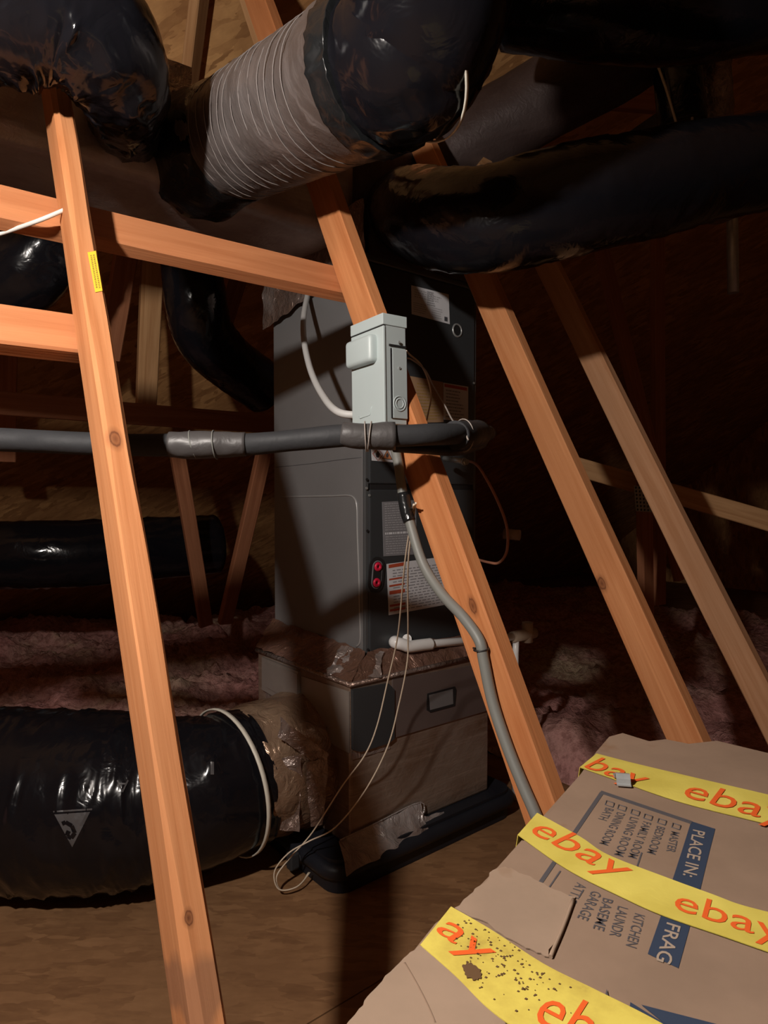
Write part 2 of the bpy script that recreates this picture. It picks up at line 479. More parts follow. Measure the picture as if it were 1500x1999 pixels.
# ================================================================== SETTING
ROOF_A, ROOF_S = 4.75, 0.80           # roof underside: z = ROOF_A - ROOF_S * l
RIDGE_L = -1.2
def roof_z(l): return ROOF_A - ROOF_S * l
zr = roof_z(RIDGE_L); le = (ROOF_A + 0.1) / ROOF_S
r_a, r_b = -5.0, 9.0
mb = MB()
far = [W(r_a, le, -0.1), W(r_b, le, -0.1), W(r_b, RIDGE_L, zr), W(r_a, RIDGE_L, zr)]
mb.prism(far, Z * 0.03)
near = [W(r_a, RIDGE_L, zr), W(r_b, RIDGE_L, zr), W(r_b, 2 * RIDGE_L - le, -0.1), W(r_a, 2 * RIDGE_L - le, -0.1)]
mb.prism(near, Z * 0.03)
structure('ceiling', mb, 'osb_roof')
for nm, rr in (('wall_left', r_a), ('wall_right', r_b)):
    structure(nm, MB().prism([W(rr, le, -0.1), W(rr, RIDGE_L, zr), W(rr, 2 * RIDGE_L - le, -0.1)], R * 0.02), 'osb_roof')

# deck of OSB sheets with open joints
DL0, DL1, DR0, DR1 = -3.68, 2.42, -2.66, 2.22
structure('floor', MB().abox(r_a, r_b, 2 * RIDGE_L - le, le, -0.14, -0.10), 'osb_floor')
floor = bpy.data.objects['floor']
rr = DR0
while rr < DR1 - 0.05:
    r1 = min(rr + 2.44, DR1); ll = DL0
    while ll < DL1 - 0.05:
        l1 = min(ll + 1.22, DL1)
        p = part('deck_sheet', MB().abox(rr + 0.002, r1 - 0.002, ll + 0.002, l1 - 0.002, -0.10, 0.0), 'osb_floor', floor)
        ll = l1
    rr = r1

# loose-fill insulation between the eaves and the deck
def ins_z(p, edge):
    q = V((p.x, p.y, 0))
    h = 0.13 + 0.10 * mnoise.noise(q * 1.3) + 0.07 * mnoise.noise(q * 4.1 + V((3, 1, 0))) + 0.055 * abs(mnoise.noise(q * 10.0)) + 0.03 * mnoise.noise(q * 22.0) + 0.018 * mnoise.noise(q * 48.0)
    return -0.08 + (h + 0.06) * min(1.0, edge)
def ins_patch(name, r0, r1, l0, l1, st, label):
    mb = MB(); nu = int((r1 - r0) / st); nv = int((l1 - l0) / st)
    def fn(u, v):
        r = r0 + (r1 - r0) * u; l = l0 + (l1 - l0) * v
        p = W(r, l, 0)
        e = min((r - r0), (l - l0), (r1 - r)) / 0.12 + 0.35
        p.z = ins_z(p, e)
        p.x += 0.02 * mnoise.noise(p * 15); p.y += 0.02 * mnoise.noise(p * 15 + V((9, 0, 0)))
        return p
    mb.grid(fn, nu, nv)
    o = solo(name, mb, 'insulation', W((r0 + r1) / 2, l0, 0), label, 'insulation'); o['kind'] = 'stuff'
ins_patch('loose_insulation', -3.6, 2.2, 2.44, 5.6, 0.022, 'pink loose-fill insulation heaped behind the big black duct on the floor')
ins_patch('loose_insulation', 2.23, 6.0, -1.0, 5.4, 0.035, 'shadowed pink and tan insulation clumps on the right behind the leaning studs')

# ================================================================== TRUSS LUMBER
ST_G = 'leaning truss studs'
def stud_line(px, py, Y):
    a = at(px, py, Y)
    return lambda z: a + SD * ((z - a.z) / SD.z)
s1 = stud_line(235, 1000, 1.04)
s2 = stud_line(893, 1100, 1.34)
s3 = stud_line(1144, 1000, 1.76)
s4 = stud_line(1308, 1000, 2.22)
def roof_hit(f):
    z = 0.5
    while z < 4.5:
        p = f(z)
        if p.z > roof_z(p.dot(L)) - 0.05: return z
        z += 0.02
    return z
INP = T * SD.z - Z * SD.dot(T)          # across the wide face of a stud, inside the truss plane
def local_knot(f, z0, px, py, face, size):
    return None
def stud(f, nm, label, material, seed, wane=0.0):
    o = lumber(nm, f(0.0), f(roof_hit(f)), INP, material, wane=wane, seed=seed)
    return tag(o, label, 'stud', ST_G)
# knots in local coordinates (x across 89 mm, y across 38 mm, z along)
def zloc(f, py, Y0):                      # distance along the stud at image row py
    best = None
    for i in range(0, 330):
        z = i * 0.01; p = f(z); d = p - V((0, 0, HC))
        c, s = math.cos(PITCH), math.sin(PITCH)
        fwd = d.y * c - d.z * s; up = d.y * s + d.z * c
        if fwd < 0.05: continue
        e = abs((999.5 - FPX * up / fwd) - py)
        if best is None or e < best[0]: best = (e, (p - f(0)).length)
    return best[1]
w1 = wood('wood_stud_a', (0.57, 0.248, 0.106), (0.42, 0.155, 0.056), [(-0.0445, 0.004, zloc(s1, 885, 1), 0.016), (-0.0445, 0.006, zloc(s1, 1795, 1), 0.008), (0.02, -0.019, zloc(s1, 1820, 1), 0.012)], 1.3,
          stain=(zloc(s1, 1980, 1), zloc(s1, 1850, 1)))
w2 = wood('wood_stud_b', (0.58, 0.24, 0.095), (0.43, 0.15, 0.052), [(-0.022, 0.019, zloc(s2, 1190, 1), 0.017), (-0.022, -0.019, zloc(s2, 1190, 1), 0.017), (0.03, -0.019, zloc(s2, 1262, 1), 0.012)], 4.2)
w3 = wood('wood_stud_c', (0.57, 0.255, 0.11), (0.43, 0.162, 0.060), [(0.034, -0.019, zloc(s3, 1128, 1), 0.018), (0.03, 0.019, zloc(s3, 1128, 1), 0.018), (-0.012, -0.019, zloc(s3, 1432, 1), 0.020)], 7.7)
w4 = wood('wood_stud_d', (0.55, 0.30, 0.165), (0.42, 0.20, 0.095), [(-0.01, -0.019, zloc(s4, 920, 1), 0.014), (-0.01, -0.019, zloc(s4, 1200, 1), 0.018), (0.0, -0.019, zloc(s4, 1122, 1), 0.008)], 9.9)
wx = wood('wood_brace', (0.54, 0.22, 0.095), (0.40, 0.14, 0.054), [], 12.1)
wd = wood('wood_back_shaded', (0.36, 0.15, 0.075), (0.25, 0.095, 0.045), [], 15.5)  # darker copy of the lumber with the shade of the back members painted in
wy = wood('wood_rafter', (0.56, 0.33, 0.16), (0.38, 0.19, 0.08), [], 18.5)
o1 = stud(s1, 'truss_stud', 'nearest leaning orange wooden stud on the left with a yellow sticker', w1, 1.0, wane=0.011)
o2 = stud(s2, 'truss_stud', 'leaning wooden stud in the middle carrying the grey electrical box', w2, 2.0, wane=0.003)
o3 = stud(s3, 'truss_stud', 'leaning wooden stud just right of the air handler, ending behind the cardboard box', w3, 3.0, wane=0.004)
o4 = stud(s4, 'truss_stud', 'rightmost leaning wooden stud with dark round knots', w4, 4.0, wane=0.004)

# yellow sticker on the near stud (on its narrow edge)
bpy.context.view_layer.update()
def edge_pt(f, px, py, off=0.0):
    return on_plane(px, py, f(1.2) - INP.normalized() * (0.0445 + off), INP.normalized())
stk = [edge_pt(s1, x, y, 0.0006) for x, y in ((171, 493), (187, 490), (200, 568), (186, 571))]
k1 = wpart('sticker', MB().prism(stk, -INP.normalized() * 0.0006), 'sticker_yellow', o1, 'yellow printed sticker')
mbp = MB()
a, b = (stk[0] + stk[1]) / 2, (stk[2] + stk[3]) / 2
sx = (stk[1] - stk[0]).normalized(); sy = (b - a).normalized()
for j, off in enumerate((-0.0028, 0.0028)):
    q = 0.008
    while q < (b - a).length - 0.008:
        ww = random.uniform(0.002, 0.0042)
        c = a + sy * q + sx * off - INP.normalized() * 0.0008
        mbp.add([c - sx * 0.0016, c + sx * 0.0016, c + sx * 0.0016 + sy * ww, c - sx * 0.0016 + sy * ww], [(0, 1, 2, 3)])
        q += ww + 0.0016
wpart('print', mbp, 'ink_brown', o1)

# braces nailed across the far edges of the studs
BR_G = 'horizontal wooden braces'
def brace_pts(fa, za, fb, zb, ea, eb, off=0.066):
    pa, pb = fa(za) + INP.normalized() * off, fb(zb) + INP.normalized() * off
    d = (pb - pa).normalized()
    return pa - d * ea, pb + d * eb
pa, pb = brace_pts(s1, 1.735, s2, 1.72, 1.3, 0.03)
tag(lumber('brace_board', pa, pb, SD, wx, seed=5), 'long brace board running from upper left down to the middle stud', 'board', BR_G)
pa = at(-260, 560, 1.02); pb = s1(1.475) + INP.normalized() * 0.066
d = N; pb2 = pb + d * 0.02; pa2 = pb - d * 1.3
tag(lumber('brace_board', pa2, pb2, SD, wx, seed=6, w=0.089), 'short brace board meeting the near left stud below the sticker', 'board', BR_G)
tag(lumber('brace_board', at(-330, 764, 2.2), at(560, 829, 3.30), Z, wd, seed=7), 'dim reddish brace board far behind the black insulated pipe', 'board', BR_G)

# far truss members
FW = 'truss webs and rafters behind the ducts'
def web(p, q, wide, m, label, w=0.089, t=0.038, cat='board'):
    return tag(lumber('truss_web', p, q, wide, m, w=w, t=t, seed=random.random() * 9), label, cat, FW)
web(at(408, -160, 2.2), at(352, 300, 2.75), T + N * 0.6, wy, 'pale rafter against the roof sheathing left of the grey duct')
web(at(455, -120, 2.2), at(560, 200, 2.38), N + T * 0.2, wy, 'leaning rafter disappearing behind the top of the grey wrapped duct')
web(at(24, 120, 2.1), at(2, 560, 2.3), N, wy, 'upright web at the left edge above the lower brace')
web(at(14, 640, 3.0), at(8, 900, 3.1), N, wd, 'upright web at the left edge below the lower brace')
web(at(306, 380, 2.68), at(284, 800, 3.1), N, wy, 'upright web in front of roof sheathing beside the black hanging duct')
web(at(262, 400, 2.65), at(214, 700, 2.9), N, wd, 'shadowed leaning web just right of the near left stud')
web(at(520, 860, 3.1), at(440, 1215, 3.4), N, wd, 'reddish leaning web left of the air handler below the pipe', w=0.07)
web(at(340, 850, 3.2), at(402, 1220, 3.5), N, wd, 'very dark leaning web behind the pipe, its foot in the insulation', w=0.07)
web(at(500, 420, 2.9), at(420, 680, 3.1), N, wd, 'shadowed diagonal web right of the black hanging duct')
web(at(1110, 905, 3.25), at(1540, 1030, 3.0), Z, wy, 'sloping board crossing behind the rightmost stud', w=0.089)
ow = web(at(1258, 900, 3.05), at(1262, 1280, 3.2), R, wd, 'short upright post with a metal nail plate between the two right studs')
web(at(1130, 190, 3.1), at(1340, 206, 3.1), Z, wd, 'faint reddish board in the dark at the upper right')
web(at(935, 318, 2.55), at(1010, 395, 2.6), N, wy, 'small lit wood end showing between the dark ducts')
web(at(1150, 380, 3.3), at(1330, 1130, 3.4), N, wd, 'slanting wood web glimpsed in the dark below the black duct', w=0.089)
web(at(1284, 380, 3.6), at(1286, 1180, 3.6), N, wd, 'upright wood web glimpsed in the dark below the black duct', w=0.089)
# nail plate
g0, g1, g2, g3 = [at(x, y, 3.0) for x, y in ((1238, 948), (1272, 950), (1276, 1000), (1242, 998))]
nrm = (g1 - g0).cross(g3 - g0).normalized()
gp = wpart('nail_plate', MB().prism([g0, g1, g2, g3], nrm * 0.002), 'galvanized', ow, 'galvanized nail plate')
mbp = MB()
for i in range(5):
    for j in range(7):
        c = g0 + (g1 - g0) * ((i + 0.5) / 5) + (g3 - g0) * ((j + 0.5) / 7) 
        mbp.box(c - V((0, 0.003, 0)), V((1, 0, 0)), V((0, 1, 0)), Z, 0.006, 0.002, 0.009)
wpart('tooth_slots', mbp, 'recess', ow)

# ================================================================== AIR HANDLER
C1 = at(713, 1281, 2.08)
rc, lc, zc0 = C1.dot(R), C1.dot(L), C1.z
AW, AD = 0.503, 0.56
zc1 = zc0 + 1.25
zs = at(713, 952, 2.08).z
ah = thing('air_handler', W(rc + AW / 2, lc + AD / 2, zc0), 'tall dark grey air handler cabinet standing on the foil-covered return box', 'air handler')
shell = part('cabinet_shell', MB().abox(rc, rc + AW, lc + 0.008, lc + AD, zc0, zc1, 0.006), 'steel_side', ah)
part('corner_post', MB().abox(rc - 0.001, rc + 0.014, lc - 0.002, lc + 0.012, zc0, zc1, 0.003), 'steel_edge', ah)
part('corner_post', MB().abox(rc + AW - 0.014, rc + AW + 0.001, lc - 0.002, lc + 0.012, zc0, zc1, 0.003), 'steel_edge', ah)
up = part('upper_panel', MB().abox(rc + 0.012, rc + AW - 0.012, lc - 0.008, lc + 0.02, zs + 0.012, zc1 - 0.02, 0.005), 'steel_front', ah)
lo = part('lower_panel', MB().abox(rc + 0.012, rc + AW - 0.012, lc - 0.008, lc + 0.02, zc0 + 0.006, zs - 0.006, 0.005), 'steel_front', ah)
part('panel_slot', MB().abox(rc + 0.02, rc + AW - 0.02, lc - 0.002, lc + 0.02, zs - 0.006, zs + 0.012), 'recess', ah)
part('top_flange', MB().abox(rc - 0.004, rc + AW + 0.004, lc - 0.012, lc + AD + 0.004, zc1 - 0.02, zc1 + 0.004, 0.004), 'steel_edge', ah)
# embossed bead on the side
def sidep(px, py, off=0.0): return on_plane(px, py, W(rc - off, lc, 1), R)
bead = [sidep(x, y, 0.001) for x, y in ((548, 970), (600, 969), (650, 968), (680, 967), (692, 973), (697, 990), (698, 1040), (701, 1120), (703, 1200), (704, 1240), (702, 1256), (696, 1262))]
part('embossed_bead', MB().tube(bead, 0.0032, 8, sub=4), 'bead', ah)
part('side_reflection', MB().tube([sidep(x, y, 0.0) for x, y in ((538, 912), (600, 906), (660, 898), (706, 893))], 0.0012, 6, sub=3), 'steel_edge', ah)  # thin strip put in for a reflection on the side sheet, not a joint
FO = 0.0085
def frontp(px, py, off=0.0): return on_plane(px, py, W(rc, lc - FO - off, 1), L)
def flabel(name, q, m, parent, label, th=0.0012):
    return part(name, MB().prism([frontp(x, y) for x, y in q], -L * th), m, parent, label)
def lines(name, q, rows, m, parent, fill=(0.05, 0.95), th=0.5, breaks=0.2, off=0.0017, seedv=1):
    """Rows of tiny print inside the pixel quad q (tl, tr, br, bl)."""
    rnd = random.Random(seedv)
    tl, tr, br, bl = [frontp(x, y, off) for x, y in q]
    mb = MB()
    def P(u, v): return (tl * (1 - u) + tr * u) * (1 - v) + (bl * (1 - u) + br * u) * v
    for i in range(rows):
        v0 = (i + 0.5 - th / 2) / rows; v1 = (i + 0.5 + th / 2) / rows
        u = fill[0]; end = fill[1] - rnd.random() * breaks
        while u < end:
            ww = rnd.uniform(0.03, 0.11)
            mb.add([P(u, v0), P(min(u + ww, end), v0), P(min(u + ww, end), v1), P(u, v1)], [(0, 1, 2, 3)])
            u += ww + 0.02
    return part(name, mb, m, parent)
# upper data label
q = ((803, 557), (876, 575), (878, 633), (804, 613))
lb = flabel('data_label', q, 'label_white', up, 'white data label')
lines('print', ((806, 562), (874, 579), (874, 596), (806, 580)), 4, 'ink_light', lb, seedv=2, breaks=0.4)
lines('print', ((806, 588), (835, 595), (836, 616), (806, 609)), 5, 'ink_light', lb, seedv=3)
lines('print', ((833, 567), (850, 571), (851, 600), (834, 596)), 7, 'ink_mid', lb, seedv=5)
lines('print', ((842, 598), (866, 604), (867, 626), (843, 620)), 5, 'ink_light', lb, seedv=4)
part('print_block', MB().prism([frontp(x, y, 0.0014) for x, y in ((868, 618), (874, 619.5), (874, 628), (868, 626.5))], -L * 0.0005), 'ink', lb)
# right warning label and the older tan label beside it
q = ((866, 747), (914, 755), (914, 823), (866, 819))
lb = flabel('warning_label', q, 'label_white', up, 'white warning label with a red heading')
part('heading', MB().prism([frontp(x, y, 0.0013) for x, y in ((868, 749), (912, 757), (912, 763), (868, 755))], -L * 0.0004), 'label_red', lb)
lines('print', ((869, 758), (911, 765), (911, 820), (869, 816)), 9, 'ink_mid', lb, breaks=0.5, th=0.4, seedv=9)
q = ((800, 734), (865, 746), (866, 824), (802, 826))
lb = flabel('wiring_label', q, 'label_tan', up, 'brownish wiring label half hidden by the stud')
lines('print', ((812, 745), (862, 752), (863, 820), (812, 822)), 12, 'ink_brown', lb, th=0.25, seedv=11)
# pictogram label
q = ((724, 862), (771, 868), (772, 903), (726, 899))
lb = flabel('hazard_label', q, 'label_white', up, 'white label with flame pictograms')
def onl(px, py): return frontp(px, py, 0.0016)
def poly_outline(pts, wd, m, par, name):
    mb = MB()
    for i in range(len(pts)):
        mb.tube([pts[i], pts[(i + 1) % len(pts)]], wd, 4)
    return part(name, mb, m, par)
poly_outline([onl(738, 875), onl(748, 888), onl(738, 899), onl(728, 886)], 0.0009, 'label_red', lb, 'diamond_symbol')
part('flame_symbol', MB().prism([onl(x, y) for x, y in ((738, 880), (742, 886), (740, 893), (735, 893), (734, 886))], -L * 0.0004), 'ink', lb)
part('triangle_symbol', MB().prism([onl(x, y) for x, y in ((756.5, 878), (766, 897), (747, 895))], -L * 0.0004), 'label_orange', lb)
poly_outline([frontp(756.5, 878, .002), frontp(766, 897, .002), frontp(747, 895, .002)], 0.0009, 'ink', lb, 'triangle_outline')
part('flame_symbol', MB().prism([frontp(x, y, 0.0022) for x, y in ((756.5, 883), (759.5, 888), (758, 893), (754.5, 893), (753.5, 888))], -L * 0.0004), 'ink', lb)
# wiring diagram on the lower panel
q = ((746, 980), (812, 976), (814, 1082), (749, 1086))
lb = flabel('diagram_label', q, 'label_grey', lo, 'grey wiring diagram label')
lines('print', ((748, 982), (810, 978), (811, 1034), (749, 1037)), 12, 'ink_light', lb, th=0.28, seedv=21)
lines('print', ((749, 1038), (811, 1034), (811, 1042), (749, 1046)), 1, 'label_white', lb, th=0.5, seedv=22)
lines('print', ((750, 1046), (811, 1042), (812, 1080), (751, 1083)), 8, 'ink_light', lb, th=0.28, seedv=23)
# long warning label with red headings
q = ((755, 1101), (888, 1084), (888, 1177), (759, 1201))
lb = flabel('warning_label', q, 'label_white', lo, 'white warning label with red headings on the lower panel')
lines('print', ((760, 1112), (884, 1096), (884, 1174), (763, 1197)), 15, 'ink_mid', lb, th=0.34, seedv=31)
for (ya, yb) in ((1102.5, 1109), (1130, 1133), (1142.5, 1146), (1154, 1161), (1181, 1185), (1190, 1194)):
    k = 758 + (ya - 1100) * 0.03
    part('heading', MB().prism([frontp(x, y, 0.0018) for x, y in ((k + 1, ya), (k + 31, ya - 5), (k + 31, yb - 5), (k + 1, yb))], -L * 0.0004), 'label_red', lb)
# pipe port on the upper panel
pc = frontp(893, 645)
pp = part('pipe_port', MB().ring(pc, L, 0.021, 0.0035), 'galvanized', up, 'bright metal rim of the round pipe port')
part('port_hole', MB().disc(pc, -L, 0.02, 0.0008), 'recess', pp)
# red grommets
g1, g2 = frontp(735.5, 1106), frontp(733, 1137)
def capsule(a, b, r, off, th):
    ax = (b - a).normalized(); sd = L.cross(ax); pts = []
    for i in range(13):
        t = math.pi * i / 12; pts.append(a - L * off + (sd * math.cos(t) - ax * math.sin(t)) * r)
    for i in range(13):
        t = math.pi * i / 12; pts.append(b - L * off + (-sd * math.cos(t) + ax * math.sin(t)) * r)
    return MB().prism(pts, -L * th)
pl = part('port_gasket', capsule(g1, g2, 0.031, 0.0, 0.004), 'recess', lo, 'black oval gasket with two red rubber grommets')
part('port_rim', capsule(g1, g2, 0.0195, 0.004, 0.002), 'label_grey', pl)
part('port_core', capsule(g1, g2, 0.0165, 0.006, 0.0008), 'recess', pl)
for g in (g1, g2):
    part('grommet', MB().ring(g - L * 0.007, L, 0.0095, 0.0052), 'red_rubber', pl, 'red rubber grommet')
# screws
mbs = MB()
for (x, y) in ((715.5, 953), (721, 967), (716, 936), (717, 1036), (718, 1268), (925, 748)):
    part('screw', MB().disc(frontp(x, y, -0.001), -L, 0.0042, 0.003, 10), 'galvanized' if y in (953, 967, 748) else 'recess', ah)

# ================================================================== RETURN PLENUM BELOW
Pc = at(684, 1334, 1.95)
rp, lp, zp1 = Pc.dot(R), Pc.dot(L), Pc.z
PW, PD = 0.61, 0.56
zp0 = 0.10
pn = thing('return_plenum', W(rp + PW / 2, lp + PD / 2, zp0), 'brown foil-faced return box under the air handler', 'plenum')
def crumple(amp, sc, sd=0):
    return lambda p: V((mnoise.noise(p * sc + V((sd, 0, 0))), mnoise.noise(p * sc + V((0, sd + 5, 0))), mnoise.noise(p * sc + V((0, 0, sd + 9))))) * amp
def slab_grid(p00, p10, p11, p01, nu, nv, amp, sc, sd, th=None):
    """Crumpled quad with a back layer."""
    cr = crumple(amp, sc, sd); mb = MB()
    def fn(u, v):
        p = (p00 * (1 - u) + p10 * u) * (1 - v) + (p01 * (1 - u) + p11 * u) * v
        return p + cr(p)
    mb.grid(fn, nu, nv); return mb
pb = part('duct_board_body', MB().abox(rp, rp + PW, lp, lp + PD, zp0, zp1, 0.008), 'foil_plenum', pn)
# foil skirts from the cabinet base out to the box edge
def skirt(a0, a1, b1, b0, sd): return slab_grid(V(a0), V(a1), V(b1), V(b0), 46, 10, 0.0085, 30, sd)
e = 0.004
part('foil_skirt', skirt(W(rc - e, lc - 0.012, zc0 + 0.02), W(rc + AW + 0.02, lc - 0.012, zc0 + 0.012), W(rp + PW + 0.01, lp - 0.006, zp1 - 0.006), W(rp - 0.006, lp - 0.006, zp1 - 0.006), 3), 'foil_tape_brown', pn)
part('foil_skirt', skirt(W(rc - e, lc + AD, zc0 + 0.035), W(rc - e, lc - 0.012, zc0 + 0.02), W(rp - 0.006, lp - 0.006, zp1 - 0.004), W(rp - 0.006, lp + PD, zp1 + 0.01), 8), 'foil_tape_brown', pn)
part('foil_corner', slab_grid(W(rc - 0.022, lc + 0.10, zc0 + 0.02), W(rc + 0.05, lc - 0.03, zc0 + 0.012), W(rp + 0.10, lp - 0.016, zp1 + 0.004), W(rp - 0.018, lp + 0.11, zp1 + 0.004), 26, 22, 0.012, 34, 5), 'foil_bright', pn, 'shiny crumpled foil tape at the corner')
mbt = MB().tube([W(rp - 0.004, lp + PD, zp1 - 0.004), W(rp - 0.004, lp - 0.004, zp1 - 0.004), W(rp + PW, lp - 0.004, zp1 - 0.004)], 0.007, 8, disp=lambda s, a: 0.003 * mnoise.noise(V((s * 30, a, 0))))
part('edge_lip', mbt, 'foil_tape', pn)
# front: filter door, black panel to its left and latch slot
def pf(px, py, off=0.0): return on_plane(px, py, W(rp, lp - off, 0.4), L)
fd = part('filter_door', MB().prism([pf(x, y) for x, y in ((765, 1326), (958, 1292), (958, 1384), (765, 1440))], -L * 0.006), 'door_grey', pn, 'grey filter access door')
part('latch_plate', MB().prism([pf(x, y, 0.006) for x, y in ((834, 1354), (888, 1340), (891, 1347), (888, 1378), (840, 1391), (833, 1386))], -L * 0.002), 'recess', fd)
part('latch_slot', MB().prism([pf(x, y, 0.008) for x, y in ((838, 1357), (884, 1345), (885, 1374), (840, 1386))], -L * 0.001), 'steel_side', fd)
part('black_panel', MB().prism([pf(x, y) for x, y in ((685, 1346), (755, 1333), (766, 1345), (766, 1440), (755, 1449), (700, 1466), (686, 1462))], -L * 0.012), 'steel_front', pn, 'black panel left of the filter door')
part('tape_strip', slab_grid(pf(686, 1466, .003), pf(760, 1448, .003), pf(762, 1462, .003), pf(688, 1484, .003), 20, 4, 0.002, 50, 3), 'foil_tape', pn)
# foil patch over the front bottom edge
patch = [pf(662, 1642, .004), pf(820, 1567, .006), pf(838, 1622, .05) , pf(677, 1708, .075)]
part('foil_patch', slab_grid(patch[0], patch[1], patch[2], patch[3], 34, 16, 0.006, 22, 2), 'foil_bright', pn, 'shiny clear tape patch along the bottom edge')
part('foil_patch', slab_grid(pf(818, 1598, .02), pf(866, 1583, .02), pf(876, 1603, .03), pf(822, 1624, .045), 14, 10, 0.006, 40, 6), 'foil_bright', pn)
part('tape_edge', MB().tube([pf(664, 1640, .006), pf(740, 1604, .007), pf(822, 1566, .008), pf(826, 1600, .02)], 0.0022, 6, sub=4), 'foil_bright', pn)
# side: blank cover and metal sheet
def ps(px, py, off=0.0): return on_plane(px, py, W(rp - off, lp, 0.4), R)
part('side_sheet', MB().prism([ps(x, y) for x, y in ((590, 1320), (683, 1350), (683, 1470), (655, 1455), (590, 1400))], -R * 0.003), 'steel_panel', pn)
cv = part('blank_cover', MB().prism([ps(x, y) for x, y in ((517, 1282), (588, 1310), (588, 1387), (517, 1345))], -R * 0.012), 'steel_panel', pn, 'square metal blank cover')
part('cover_face', MB().prism([ps(x, y, 0.012) for x, y in ((522, 1292), (582, 1316), (582, 1376), (522, 1341))], -R * 0.004), 'steel_panel', cv)
part('tape_strip', slab_grid(ps(520, 1352, .004), ps(640, 1420, .004), ps(638, 1436, .006), ps(520, 1366, .006), 30, 4, 0.003, 40, 13), 'foil_tape', pn)

# floor duct collar + flex duct
fc = W(rp, lp + 0.28, 0.285)
cp = [fc + R * 0.02, fc - R * 0.05, fc - R * 0.13, fc - R * 0.215]
part('duct_collar', MB().tube(cp, lambda t: 0.215 - 0.012 * t, 44, sub=7, disp=lambda s, a: 0.013 * mnoise.noise(V((s * 18, math.cos(a) * 3, math.sin(a) * 3)))), 'foil_collar', pn, 'brown crinkled foil collar')
strips = []
for k, a in enumerate((1.9, 2.6, 3.4)):
    u = Z.cross(R).normalized()
    c0 = fc - R * 0.01; pdir = u * math.cos(a) * -1 + Z * math.sin(a)
for (x0, y0, x1, y1, x2, y2, x3, y3) in ((552, 1480, 590, 1470, 585, 1622, 545, 1618), (598, 1490, 640, 1478, 632, 1610, 606, 1612), (548, 1400, 640, 1470, 628, 1500, 545, 1440)):
    cc = fc - R * 0.10 - L * 0.222
    q = [on_plane(x, y, cc, (L * 0.8 + R * 0.45).normalized()) for x, y in ((x0, y0), (x1, y1), (x2, y2), (x3, y3))]
    part('foil_strip', slab_grid(q[0], q[1], q[2], q[3], 16, 22, 0.007, 26, x0), 'foil_tape', pn)

def wrink(amp=0.012, rib=0.0, fs=16, seed=0.0, sag=0.0, ridge=0.0):
    def f(s, a):
        c, d = math.cos(a), math.sin(a)
        v = amp * mnoise.noise(V((c * 1.1 + seed, d * 1.1, s * 5))) + amp * 1.1 * mnoise.noise(V((c * 0.8, d * 0.8 + seed, s * 3.3)))
        if ridge:
            sk = s + 0.035 * math.sin(a * 2 + seed) + 0.02 * math.sin(a * 5 + s * 9)
            m_ = 0.5 + 0.8 * mnoise.noise(V((c * 1.5 + seed, d * 1.5, s * 4 + 7)))
            n = mnoise.noise(V((c * 1.2 + 3 * seed, d * 1.2, sk * fs)))
            n2 = mnoise.noise(V((c * 2.2 - seed, d * 2.2, sk * fs * 2.3)))
            v += max(0.0, m_) * (ridge * max(0.0, 1 - abs(n) * 5) + ridge * 0.45 * max(0.0, 1 - abs(n2) * 4))
        return v
    return f
fpath = [fc - R * 0.19, fc - R * 0.32, at(300, 1550, 1.94), at(150, 1562, 1.92), at(-40, 1566, 1.95), at(-300, 1570, 2.0), at(-700, 1560, 2.1)]
for i, zz in enumerate((0.285, 0.275, 0.262, 0.262, 0.262, 0.262, 0.262)): fpath[i].z = zz
fd_ = thing('floor_flex_duct', V((fpath[2].x, fpath[2].y, 0.0)), 'fat shiny black flex duct lying on the deck behind the near left stud', 'duct')
def frad(t): return 0.200 + 0.048 * min(1, max(0, (t - 0.05) / 0.16))
jk = part('plastic_jacket', MB().tube(fpath, frad, 64, disp=wrink(0.007, 0.0, 11, 2.0, ridge=0.012), sub=60), 'black_plastic', fd_)
# zip tie
tc_ = catmull(fpath, 30)
def tie_ring(path, idx, rad, wd, m, parent, thick=0.0025, name='zip_tie', squash=1.0):
    p = path[idx]; ax = (path[idx + 1] - path[idx - 1]).normalized()
    u = Z.cross(ax).normalized(); b = ax.cross(u); mb = MB(); seg = 48
    vs = []; 
    for i in range(seg):
        a = 2 * math.pi * i / seg; d = u * math.cos(a) + b * math.sin(a) * squash
        for (rr_, ss) in ((rad, -wd), (rad + thick, -wd), (rad + thick, wd), (rad, wd)):
            vs.append(p + d * rr_ + ax * ss)
    fs = []
    for i in range(seg):
        j = (i + 1) % seg
        for k in range(4): fs.append((i * 4 + k, i * 4 + (k + 1) % 4, j * 4 + (k + 1) % 4, j * 4 + k))
    mb.add(vs, fs, True); return part(name, mb, m, parent, 'cream plastic zip tie' if m == 'zip_white' else None)
ti = 16
tie = tie_ring(tc_, ti, 0.219, 0.0065, 'zip_white', fd_, 0.004)
tp = at(502, 1567, 1.93)
part('tie_head', MB().box(tp, R, L, Z, 0.014, 0.012, 0.014, 0.002), 'zip_white', tie)
